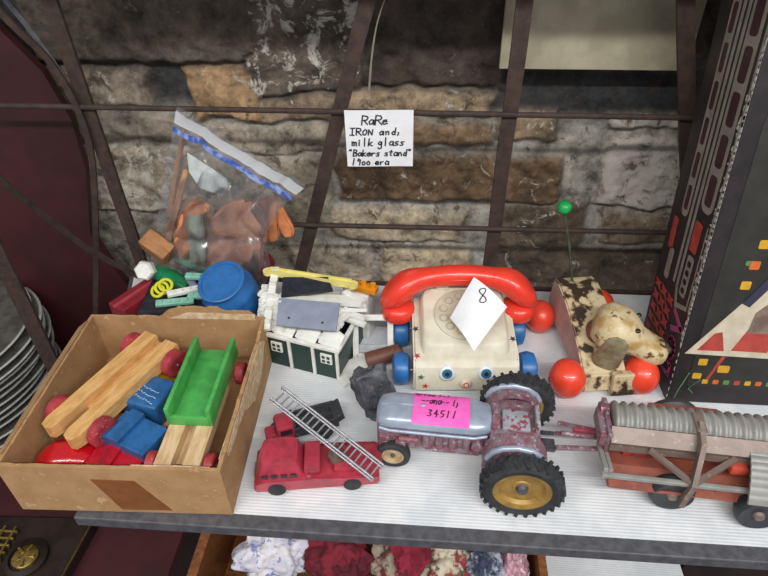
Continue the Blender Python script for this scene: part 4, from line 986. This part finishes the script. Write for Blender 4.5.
def blob_letters(z0, z1, y0, y1, n, seed):
    rs = random.Random(seed); out = []
    for k in range(n):
        zc = z1-(z1-z0)*(k+.5)/n
        for q in range(3):
            yc = y0+(y1-y0)*(q+.5)/3+rs.uniform(-.1, .1); w2, h2 = (y1-y0)/3*.5, (z1-z0)/n*.48
            out.append([(yc-w2, zc-h2*rs.uniform(.6, 1)), (yc-w2*.2, zc-h2*.5), (yc+w2, zc-h2*rs.uniform(.5, 1)), (yc+w2*.5, zc), (yc+w2, zc+h2*rs.uniform(.6, 1)), (yc-w2*.1, zc+h2*.6), (yc-w2*.9, zc+h2*rs.uniform(.6, 1)), (yc-w2*.5, zc)])
    return out
sprint('red_lettering', blob_letters(2.0, 10.6, 4.2, 10.0, 6, 4), gred, .03)
# big magenta letters reading V, O down the edge
def thickline(pts, w_):
    out = []
    for a, b in zip(pts, pts[1:]):
        a, b = Vector(a), Vector(b); d_ = (b-a).normalized(); n_ = Vector((-d_.y, d_.x))*w_/2; a2, b2 = a-d_*w_*.3, b+d_*w_*.3
        out.append([tuple(a2+n_), tuple(b2+n_), tuple(b2-n_), tuple(a2-n_)])
    return out
ring = [(2.2+1.0*math.cos(2*PI*k/12), 5.6+1.1*math.sin(2*PI*k/12)) for k in range(13)]
sprint('magenta_lettering', thickline(ring, .62)+thickline([(3.4, 9.6), (.9, 8.6), (3.2, 7.5)], .65)+thickline([(3.2, 3.9), (1.2, 3.9), (1.2, 2.7), (3.2, 2.5)], .45)+thickline([(6.8, 2.2), (4.6, 1.8), (4.4, .8)], .5), gmag, .03)
rs = random.Random(3)
sprint('worn_edge', [[(0, z), (rs.uniform(.2, .6+.5*(12 < z < 32)), z+rs.uniform(0, .4)), (rs.uniform(.1, .5+.4*(12 < z < 32)), z+rs.uniform(.5, .9)), (0, z+rs.uniform(.8, 1.2))] for z in [7+.6*k for k in range(54)]]+[[(0, z), (rs.uniform(.1, .3), z+.2), (0, z+.5)] for z in [.5+.9*k for k in range(7)]], mat('scuffed_white', '#cfcac6', rough=.8), .01)
# front face: olive ground, comic panel, coloured bricks
sprint('print_field', [[(1.6, 2.2), (29, 2.2), (29, 45), (3, 45), (1.6, 30)]], mat('print_olive', '#302f2b', '#262522', .4, rough=.5), .02, face='front')
sprint('comic_panel', [[(.5, 6.4), (15, 6.0), (15, 22), (8.6, 18.6)]], gcream, .06, face='front')
sprint('comic_figure', [[(1.6, 6.9), (4.3, 6.9), (3.6, 9.2), (2.9, 9.0)], [(5, 7.0), (8.6, 6.9), (8.9, 9.6), (6.4, 10.6)], [(9.4, 10.8), (12.8, 10.2), (13.4, 14.2), (10.2, 15.0)]], gred, .1, face='front')
sprint('comic_figure', [[(6.0, 9.2), (8.8, 9.2), (9.4, 12.0), (7.6, 13.2), (6.2, 11.6)], [(10, 7), (13, 6.8), (13.5, 9.8), (10.8, 9.6)]], mat('print_brown_grey', '#8a7466', '#6c584e', .8, rough=.5), .13, face='front')
sprint('comic_strip_edge', [[(4.6, 12.6), (5.4, 12.2), (9.4, 19.0), (8.6, 19.6)]], gnavy, .1, face='front')
bricks = {'y': [], 'o': [], 'g': [], 'r': []}
for k in range(11): bricks['yogr'[k % 4]].append(rrect(3.4+k*1.1, 2.9, .62, .55, .12))
for k in range(9): bricks['yoyo'[k % 4]].append(rrect(4.4+k*.25, 14.6+k*2.2, .95, .9, .15))
bricks['y'] += [rrect(2.4, 3.6, .9, .7, .1), rrect(2.6, 5.4, .9, .8, .1), rrect(4.9, 4.6, 1.2, .9, .2)]
bricks['r'] += [[(3.4, 3.2), (3.7, 3.2), (4.7, 6.2), (4.3, 6.2)], [(6.6, 18), (7.2, 18), (10, 30), (9.4, 30)]]
bricks['g'] += [rrect(4.0, 17, .5, .5, .1), rrect(5.0, 22, .5, .6, .1)]
for c_, mm in (('y', gyel), ('o', gor), ('g', ggrn), ('r', gred)): sprint('coloured_brick_print', bricks[c_], mm, .05, face='front')

# ---------------------------------------------------------------- tractor
tc_ = thing('toy_tractor', 'worn silver and red die-cast toy tractor with a pink sticker and yellow rear rims', 'toy tractor', (9.5, 37.8, .02), R(180-3))
# local: x forward, y left of tractor => faces away (+y local = -y world: the near side)
def tyre(c, r, wd, ax, lugs, par, rim, rr, nm='wheel'):
    c = Vector(c); ax = Vector(ax)
    m = MB(); m.lathe([(rr, -wd*.42), (r*.86, -wd/2), (r*.97, -wd*.36), (r, 0), (r*.97, wd*.36), (r*.86, wd/2), (rr, wd*.42), (rr*.97, 0)], c, ax, seg=48, closed=True)
    if lugs:
        q = ax.normalized().to_track_quat('Z', 'Y')
        for k in range(lugs):
            for s_ in (-1, 1):
                a = 2*PI*(k+.5*(s_ > 0))/lugs
                mt = Matrix.Translation(c) @ q.to_matrix().to_4x4() @ Matrix.Rotation(a, 4, 'Z') @ Matrix.Translation((r*.985, 0, s_*wd*.23)) @ Matrix.Rotation(R(28*s_), 4, 'X')
                vs = m.box((0, 0, 0), (r*.07, .3, wd*.5)); bmesh.ops.transform(m.bm, matrix=mt, verts=vs)
    w_ = m.build(nm, rubber, par, smooth=35)
    m = MB(); m.lathe([(0, wd*.12), (rr*.3, wd*.12), (rr*.34, wd*.05), (rr*.72, wd*.1), (rr*.8, wd*.3), (rr*.98, wd*.4), (rr*1.02, wd*.4), (rr*1.02, -wd*.4), (0, -wd*.3)], c, ax, seg=40); m.build('rim', rim, w_, smooth=30)
    m = MB(); m.lathe([(0, wd*.42), (rr*.16, wd*.38), (rr*.22, wd*.12)], c, ax, seg=16); m.build('hub', pewter, w_, smooth=40)
    return w_
tyre((0, 5.5, 3.75), 3.68, 1.7, (0, 1, 0), 26, tc_, yrim, 2.6)
tyre((0, -4.4, 3.75), 3.68, 1.7, (0, -1, 0), 26, tc_, yrim, 2.6)
tyre((12.0, 1.9, 1.75), 1.72, .95, (0, 1, 0), 0, tc_, crim, 1.1)
tyre((12.0, -1.9, 1.75), 1.72, .95, (0, -1, 0), 0, tc_, crim, 1.1)
m = MB(); m.cyl((0, -4.6, 3.75), (0, 4.6, 3.75), .75, seg=20); m.build('rear_axle', red_worn, tc_, smooth=40)
m = MB(); m.cyl((12, -1.5, 1.75), (12, 1.5, 1.75), .3); m.box((12, 0, 2.2), (.8, 1.6, 1.2), bev=.15); m.build('front_axle', pewter, tc_)
# hood: silver rounded upper
m = MB(); m.loft([((2.6, 0, 6.0), (0, .9, 0), (0, 0, .4)), ((3.0, 0, 5.95), (0, 1.6, 0), (0, 0, .75)), ((4.4, 0, 5.95), (0, 1.95, 0), (0, 0, .95)), ((8, 0, 6.0), (0, 2.0, 0), (0, 0, 1.0)), ((12.2, 0, 6.0), (0, 1.95, 0), (0, 0, 1.0)), ((13.3, 0, 5.9), (0, 1.75, 0), (0, 0, .85)), ((13.7, 0, 5.8), (0, 1.2, 0), (0, 0, .5))], seg=32, p=2.6); m.build('hood', silver, tc_, smooth=50)
m = MB()
for s_ in (-1, 1): m.tube([(3.2, s_*1.75, 5.45), (4.4, s_*2.05, 5.4), (8, s_*2.1, 5.45), (12.4, s_*2.05, 5.45), (13.3, s_*1.8, 5.45)], .16, seg=8)
m.tube([(9.4, 0, 7.03), (11, 0, 7.04), (13.2, 0, 6.8)], .07, seg=6); m.sph((9.3, 0, 7.05), (.28, .2, .12), 10)
m.build('hood_trim', silver, tc_, smooth=60)
m = MB(); m.box((8.2, 0, 3.9), (9.6, 3.2, 3.0), bev=.2)
for k in range(5): m.cyl((5.0+k*1.3, 1.65, 3.2+.2*(k % 2)), (5.0+k*1.3, 1.6, 4.9), .42, seg=10)
m.box((6, 1.7, 3.0), (4.5, .5, .6), bev=.1); m.cyl((9.6, 1.9, 4.2), (11.4, 1.9, 4.2), .35, seg=10); m.cyl((4.0, 1.6, 4.2), (4.0, 2.2, 4.2), .6, seg=14); m.box((11.3, 1.7, 3.4), (1, .5, .9), bev=.1)
m.build('engine_block', red_worn, tc_, smooth=40)
m = MB(); m.box((12.9, 0, 4.0), (1.3, 3.5, 3.4), bev=.35)
for k in range(7): m.box((13.55, 0, 2.9+k*.38), (.14, 2.6, .14), bev=.04)
for k in range(7): m.box((12.9, 1.75, 2.9+k*.38), (1.0, .14, .14), bev=.04)
m.build('grille', red_worn, tc_, smooth=40)
m = MB(); m.box((2.4, 0, 4.2), (3.4, 2.4, 2.6), bev=.4); m.box((.4, 0, 4.3), (2.6, 3.2, 2.8), bev=.4); m.build('transmission', red_worn, tc_, smooth=40)
m = MB(); m.box((.7, 0, 5.9), (4.6, 5.0, .6), bev=.2); m.box((2.5, 0, 6.3), (.8, 3.4, 1.0), bev=.25); m.build('platform', red_worn, tc_, smooth=40)
m = MB(); m.box((.6, .3, 6.35), (2.6, 2.4, .4), bev=.18); m.box((-1.3, 0, 6.8), (.4, 3.0, 1.0), bev=.15); m.build('seat', silver_worn, tc_, smooth=40)
def fender(s_, z0):
    m = MB(); prof = [(3.3, z0-1.6), (3.2, z0-.3), (2.7, z0+.7), (1.9, z0+1.3), (.6, z0+1.55), (-.7, z0+1.3), (-1.5, z0+.7), (-2.0, z0-.3), (-2.1, z0-1.6)]
    m.grid(24, 4, lambda u, v: (lambda k, f: (prof[k][0]*(1-f)+prof[k+1][0]*f, s_*(2.2+1.4*v), prof[k][1]*(1-f)+prof[k+1][1]*f-.25*v*v))(min(7, int(u*8)), u*8-min(7, int(u*8))), .25)
    m.build('fender', red_worn, tc_, smooth=50)
    m = MB(); m.prism([(a, s_*3.55, b-.15) for a, b in prof], (0, s_*.18, 0)); m.build('fender_side', red_worn, tc_)
    m = MB(); m.tube([(a, s_*3.68, b-.1) for a, b in prof[1:-1]], .3, seg=10); m.build('fender_edge', silver, tc_, smooth=60)
fender(1, 5.2); fender(-1, 5.4)
m = MB(); m.cyl((2.8, 0, 6.4), (2.3, 0, 7.2), .16); m.box((2.5, 0, 7.0), (.5, .5, .5), bev=.1); m.build('steering_column', red_worn, tc_, smooth=50)
m = MB(); m.box((-2.2, 0, 2.9), (2.6, 1.4, .4), bev=.1); m.box((-2.1, .9, 3.6), (2.6, .3, .3)); m.box((-2.1, -.9, 3.6), (2.6, .3, .3)); m.build('drawbar', pewter, tc_)
# pink sticker bent over the hood
def stf(u, v):   # u along hood (world right), v across (far)
    th = v/1.9; p_ = 2/2.6
    y = 2.05*math.copysign(abs(math.sin(th))**p_, math.sin(th)); z = 6.0+1.03*abs(math.cos(th))**p_
    return Vector((7.6-u, -y, z+.05))
m = MB(); m.grid(10, 16, lambda a, b: stf(-2.7+5.4*a, -2.2+b*3.9), .02); stk = m.build('price_sticker', pink, tc_, smooth=60); tag(stk, 'bright pink handwritten price sticker')
m = MB()
write(m, 'nrrna 1-1.-', lambda u, v: stf(u, v), -2.5, .95, .55, .68, .08, .08, .07)
write(m, '--ana-- 1,', lambda u, v: stf(u, v), -1.9, .1, .62, .6, .09, .08, .07)
write(m, '34511', lambda u, v: stf(u, v), -1.3, -1.05, .75, .78, .10, .05, .07)
m.build('handwriting', inkb, stk)

# ---------------------------------------------------------------- towed implement
im = thing('toy_farm_implement', 'reddish brown and grey toy farm implement with ribbed roller hitched behind the tractor', 'toy farm machine', (24, 37, .02), R(-4))
# local: world-like axes, x right, y back
m = MB(); n = 136; secs = []
for k in range(n+1):
    x = -6.2+14.4*k/n; rr = 1.7+.17*math.sin(k/n*2*PI*17); secs.append(((x, 1.2, 5.9), (0, rr, 0), (0, 0, rr)))
m.loft(secs, seg=24, p=2.0); m.build('ribbed_roller', imp_grey, im, smooth=50)
m = MB(); m.prism([(-6.6, -1.3, 5.2), (-6.6, -1.6, 6.0), (-6.6, -.5, 7.0), (-6.6, -.3, 6.9), (-6.6, -.9, 5.2)], (15, 0, 0)); m.prism([(-6.6, -1.6, 4.9), (-6.6, -1.6, 5.5), (-6.6, 3.2, 5.0), (-6.6, 3.2, 4.4)], (15, 0, 0)); m.build('side_plate', imp_brown, im)
m = MB(); m.box((-6.7, 1, 4.9), (.5, 4.6, 3.6), bev=.12); m.box((-7.1, .6, 5.6), (.9, 3.6, 1.6), bev=.2); m.cyl((-7.2, 2.2, 6.0), (-6.4, 2.2, 6.0), .8, seg=16); m.build('end_plate', red_worn, im)
m = MB(); m.prism([(-6.4, -3.3, 1.9), (-6.4, -3.9, 2.5), (-6.4, -1.8, 3.3), (-6.4, 3.6, 3.4), (-6.4, 3.6, 1.8)], (12.4, 0, 0))
for k in range(4): m.cyl((-4.9+k*2.6, -3.0, 2.5), (-4.9+k*2.6, -3.1, 2.95), .2, seg=8)
m.build('pan', imp_red, im)
m = MB(); m.cyl((-6.2, .8, 4.0), (6, .8, 4.0), .7, seg=16); m.box((-3, -.6, 3.7), (4, .5, .5), bev=.1); m.build('inner_shaft', mat('shaft_red', '#a8382e', '#7c2c28', .8, rough=.4), im, smooth=40)
m = MB()
zf = 3.9
m.box((-.6, -3.6, zf), (13.4, .45, .45), bev=.08); m.box((-7.1, -1.9, zf+.4), (.45, 3.8, .45), bev=.08, rot=(R(-14), 0, 0)); m.box((-6.6, -2.1, zf+.3), (.35, 3.0, .35), rot=(R(-14), 0, 0)); m.box((-6.5, -.7, zf+.8), (1.4, .35, .35)); m.box((5.9, -2.2, zf+.3), (.4, 3.0, .4), rot=(R(-14), 0, 0))
m.build('frame', imp_grey, im)
m = MB(); m.tube([(1.0, .3, 7.75), (1.0, -1.6, 6.9), (.4, -3.9, 4.2), (-.1, -4.3, 1.8)], 1, flat=(.8, .45, (1, 0, 0))); m.box((1.0, .4, 7.65), (.9, 2.2, .3), bev=.1); m.build('strut', imp_brown, im)
for a in ((-3.2, -1.6, 5.6), (4.2, -1.6, 5.6)):
    m = MB(); m.tube([a, (.45+.2*(1 if a[0] > 0 else -1), -3.7, 4.3)], 1, flat=(.5, .35, (0, 0, 1))); m.build('brace', imp_brown, im)
dk = mat('dark_rubber_plastic', '#34363a', '#2a2c30', .7, rough=.5)
def iw(x, y, r_, wd, s_):
    m = MB(); m.lathe([(0, -wd/2), (r_*.9, -wd/2), (r_, -wd*.2), (r_, wd*.2), (r_*.9, wd/2), (r_*.6, wd*.35), (0, wd*.35)], (x, y, r_), (0, s_, 0), seg=36); q = m.build('wheel', dk, im, smooth=35)
    m = MB(); m.lathe([(0, wd*.6), (.4, wd*.55), (.55, wd*.3)], (x, y, r_), (0, s_, 0), seg=16); m.build('hub', imp_brown, q, smooth=40)
iw(-.7, -3.2, 2.0, 1.3, -1); iw(.9, 5.2, 2.6, 1.0, 1); iw(6.4, -4.1, 1.9, 1.4, -1)
m = MB(); m.box((1.2, 4.4, 4.9), (6.5, .5, .5), bev=.1); m.cyl((-.7, -3.2, 2.0), (-.7, 1, 2.1), .25); m.cyl((.9, 1, 2.6), (.9, 5.0, 2.6), .25); m.cyl((6.4, -3.9, 1.9), (6.4, 3, 2.0), .25); m.build('axle', imp_red, im)
# corrugated hood at the right
m = MB()
def cor(u, v):
    x = 5.3+9.4*u-.6*v; y = -.9-3.9*v; z = 6.0-.2*v-2.0*v*v + .13*abs(math.sin(v*PI*7)); return (x, y, z)
m.grid(4, 70, cor, .25); m.box((10.4, -.6, 3.0), (8.2, 6.4, 2.0), bev=.3); m.build('corrugated_hood', imp_grey, im, smooth=40)
m = MB(); m.box((4.6, -1.7, 4.6), (1.6, 1.3, 1.0), bev=.3); tag(m.build('red_knob', mat('coral_red', '#c8523e', '#b04434', .6, rough=.4), im, smooth=40), 'coral red block')
m = MB(); m.box((-8.9, .9, 3.5), (4.2, .35, .35), bev=.06); m.box((-8.9, -.3, 3.1), (4.2, .45, .3), bev=.06, rot=(0, 0, R(5))); m.box((-8.8, 1.9, 3.6), (3.8, .3, .3), rot=(0, 0, R(-8))); m.cyl((-7.5, .6, 4.0), (-10.6, .4, 4.2), .22, seg=10); m.build('tow_bar', red_worn, im)
m = MB(); m.box((-8.2, .8, 4.4), (2.6, .4, .5), bev=.1); m.build('pto_cover', mat('pinkish_red', '#a04450', '#7d3640', .7, rough=.4), im)
# thin wire twigs by the game box
m = MB(); m.tube([at(697, 398, .5), at(688, 388, 2), at(700, 380, 5)], .06, seg=5); m.tube([at(672, 402, .3), at(678, 390, 2), at(690, 372, 4)], .05, seg=5); tag(m.build('green_wire', mat('green_wire_m', '#5e8a62', rough=.5)), 'thin green wire scraps at the foot of the printed box', 'wire')

# ---------------------------------------------------------------- fire truck
A, B = at(255, 497, 0), at(380, 488, 0)
ang = math.atan2((A-B).y, (A-B).x)
ft = thing('toy_fire_truck', 'red die-cast toy ladder fire truck in front, facing left', 'toy fire truck', (B.x, B.y, .02), ang)
# local x forward (to world left), local +y is world -y ... near side is +y
LF = (A-B).length
FWD = 4.2
yc = -FWD/2
def sidepoly(y): return [(0, y, .5), (0, y, 1.7), (.3, y, 1.9), (6.6, y, 1.9), (7.0, y, 2.6), (8.0, y, 3.5), (11.2, y, 3.4), (LF-.5, y, 2.6), (LF, y, 1.9), (LF, y, .5), (LF-1.0, y, .4), (LF-2.6, y, .4)]
m = MB(); m.prism([(x, 0, z) for (x, y, z) in [(0, 0, .5), (0, 0, 1.75), (.25, 0, 1.95), (6.4, 0, 1.95), (6.9, 0, 2.3), (LF-1.0, 0, 2.3), (LF-.2, 0, 1.9), (LF, 0, 1.3), (LF-.1, 0, .5)]], (0, -FWD, 0))
bmesh.ops.bevel(m.bm, geom=m.bm.edges[:], offset=.2, segments=2, affect='EDGES'); m.build('body', fire_red, ft, smooth=40)
m = MB(); m.loft([((9.3, yc, 2.1), (1.75+.6, 0, 0), (0, FWD/2-.1, 0)), ((9.3, yc, 3.4), (1.9, 0, 0), (0, FWD/2-.3, 0)), ((9.3, yc, 4.0), (1.7, 0, 0), (0, FWD/2-.5, 0)), ((9.3, yc, 4.15), (1.3, 0, 0), (0, FWD/2-.9, 0))], seg=32, p=5); m.build('cab', fire_red, ft, smooth=50)
dwin = mat('dark_window', '#3a2630', rough=.3)
for k in range(4):
    for y_ in (-.10, -FWD+.10):
        m = MB(); m.box((8.0+k*.9, y_, 2.75), (.6, .14, .5), bev=.05); m.build('cab_window', dwin, ft)
m = MB(); m.box((6.3, yc, 2.6), (1.6, FWD-.9, 1.2), bev=.25); m.build('equipment_box', fire_red, ft, smooth=40)
m = MB(); m.box((2.0, yc, 2.15), (4.6, FWD-1.4, .6), bev=.2); m.box((0.2, yc, 1.2), (.3, 3, .6), bev=.1); m.build('rear_deck', fire_red, ft, smooth=40)
m = MB(); m.sph((LF-.3, -.9, 1.2), (.3, .35, .35), 12); m.sph((LF-.3, -FWD+.9, 1.2), (.3, .35, .35), 12); m.box((LF+.02, yc, 1.2), (.12, 1.6, .7), bev=.05); m.build('front_lamps', chrome, ft, smooth=50)
for x in (2.6, LF-2.2):
    for s_ in (1, -1):
        y = -.1 if s_ > 0 else -FWD+.1
        m = MB(); m.lathe([(0, -.3), (.75, -.3), (.85, -.1), (.85, .15), (.6, .22), (0, .15)], (x, y, .87), (0, s_, 0), seg=24); m.build('wheel', rubber, ft, smooth=40)
m = MB(); m.cyl((4.0, yc, 2.3), (4.0, yc, 2.9), .8, seg=16); m.box((4.0, yc+.45, 3.2), (.5, .2, 1.3), bev=.05); m.box((4.0, yc-.45, 3.2), (.5, .2, 1.3), bev=.05); tur = m.build('turret', mat('turret_metal', '#8a7a70', '#6d5d55', 1, rough=.4, metal=.5), ft, smooth=40)
# ladder (kept as part of the truck): world endpoints
FM = Matrix.Translation(ft.location) @ Matrix.Rotation(ang, 4, 'Z')
l0, l1 = FM.inverted() @ at(377, 474, 2.9), FM.inverted() @ at(276, 395, 6.6)
d = (l1-l0).normalized(); sd = d.cross(Vector((0, 0, 1))).normalized(); un = sd.cross(d)
m = MB(); LW = .85; LL = (l1-l0).length
for s_ in (-1, 1):
    for hgt in (0, .55): m.tube([l0+sd*s_*LW+un*hgt, l1+sd*s_*LW+un*hgt], .11, seg=8)
    m.tube([l0+sd*s_*LW, l0+sd*s_*LW+un*.55], .1, seg=6); m.tube([l1+sd*s_*LW, l1+sd*s_*LW+un*.55], .1, seg=6)
nr = 19
for k in range(nr):
    c = l0+d*(.4+(LL-.8)*k/(nr-1)); m.tube([c-sd*LW, c+sd*LW], .09, seg=6)
    for s_ in (-1, 1):
        if k % 2 == 0: m.tube([c+sd*s_*LW, c+sd*s_*LW+un*.55], .07, seg=5)
tag(m.build('ladder', chrome, ft, smooth=50), 'long silver metal ladder')

# small truck behind
P = at(283, 434, 1.5); P2 = at(335, 420, 1.5); ang = math.atan2((P-P2).y, (P-P2).x)
st = thing('toy_tip_truck', 'small toy truck with red cab and dark grey bed behind the fire truck', 'toy truck', (P2.x-.1, P2.y+.35, .02), ang)
L2 = (P-P2).length+.8
m = MB(); m.box((L2-1.1, 0, 2.1), (1.9, 2.3, 2.1), bev=.3); m.box((L2+.3, 0, 1.5), (1.4, 1.6, 1.1), bev=.3); m.build('cab', fire_red, st, smooth=40)
m = MB(); m.box((L2-1.1, 1.12, 2.5), (1.2, .12, .7)); m.build('cab_window', dwin, st); m = MB(); m.box((L2-.15, 0, 2.55), (.12, 1.7, .6)); m.build('windscreen', dwin, st)
gm = mat('dark_grey_metal', '#4c4e52', '#3c3d42', .8, rough=.45, metal=.4, c3='#77797c', s3=2)
m = MB(); m.box((2.1, 0, 1.5), (4.6, 2.4, .3), bev=.08); m.box((2.1, 1.15, 2.1), (4.6, .25, 1.3), bev=.06); m.box((2.1, -1.15, 2.1), (4.6, .25, 1.3), bev=.06); m.box((4.3, 0, 2.3), (.25, 2.4, 1.6), bev=.06); m.box((-.3, 0, 2.4), (1.1, 2.7, .2), rot=(0, R(28), 0)); m.build('tip_bed', gm, st)
m = MB(); m.box((L2/2+.3, 0, 1.05), (L2-.2, 1.3, .6), bev=.1); m.build('chassis', gm, st)
for x in (1.3, L2-.4):
    for s_ in (1, -1):
        m = MB(); m.lathe([(0, -.25), (.8, -.25), (.85, 0), (.75, .25), (0, .2)], (x, s_*1.15, .86), (0, s_, 0), seg=24); m.build('wheel', rubber, st, smooth=40)

# ---------------------------------------------------------------- centimetres -> metres
done = set()
for o in bpy.data.objects:
    if o.type in ('CAMERA', 'LIGHT'): continue
    o.location = o.location*S
    if o.type == 'EMPTY': o.empty_display_size = .01
    if o.type == 'MESH' and o.data.name not in done:
        done.add(o.data.name); o.data.transform(Matrix.Scale(S, 4))
    if 'glue' in o: pass
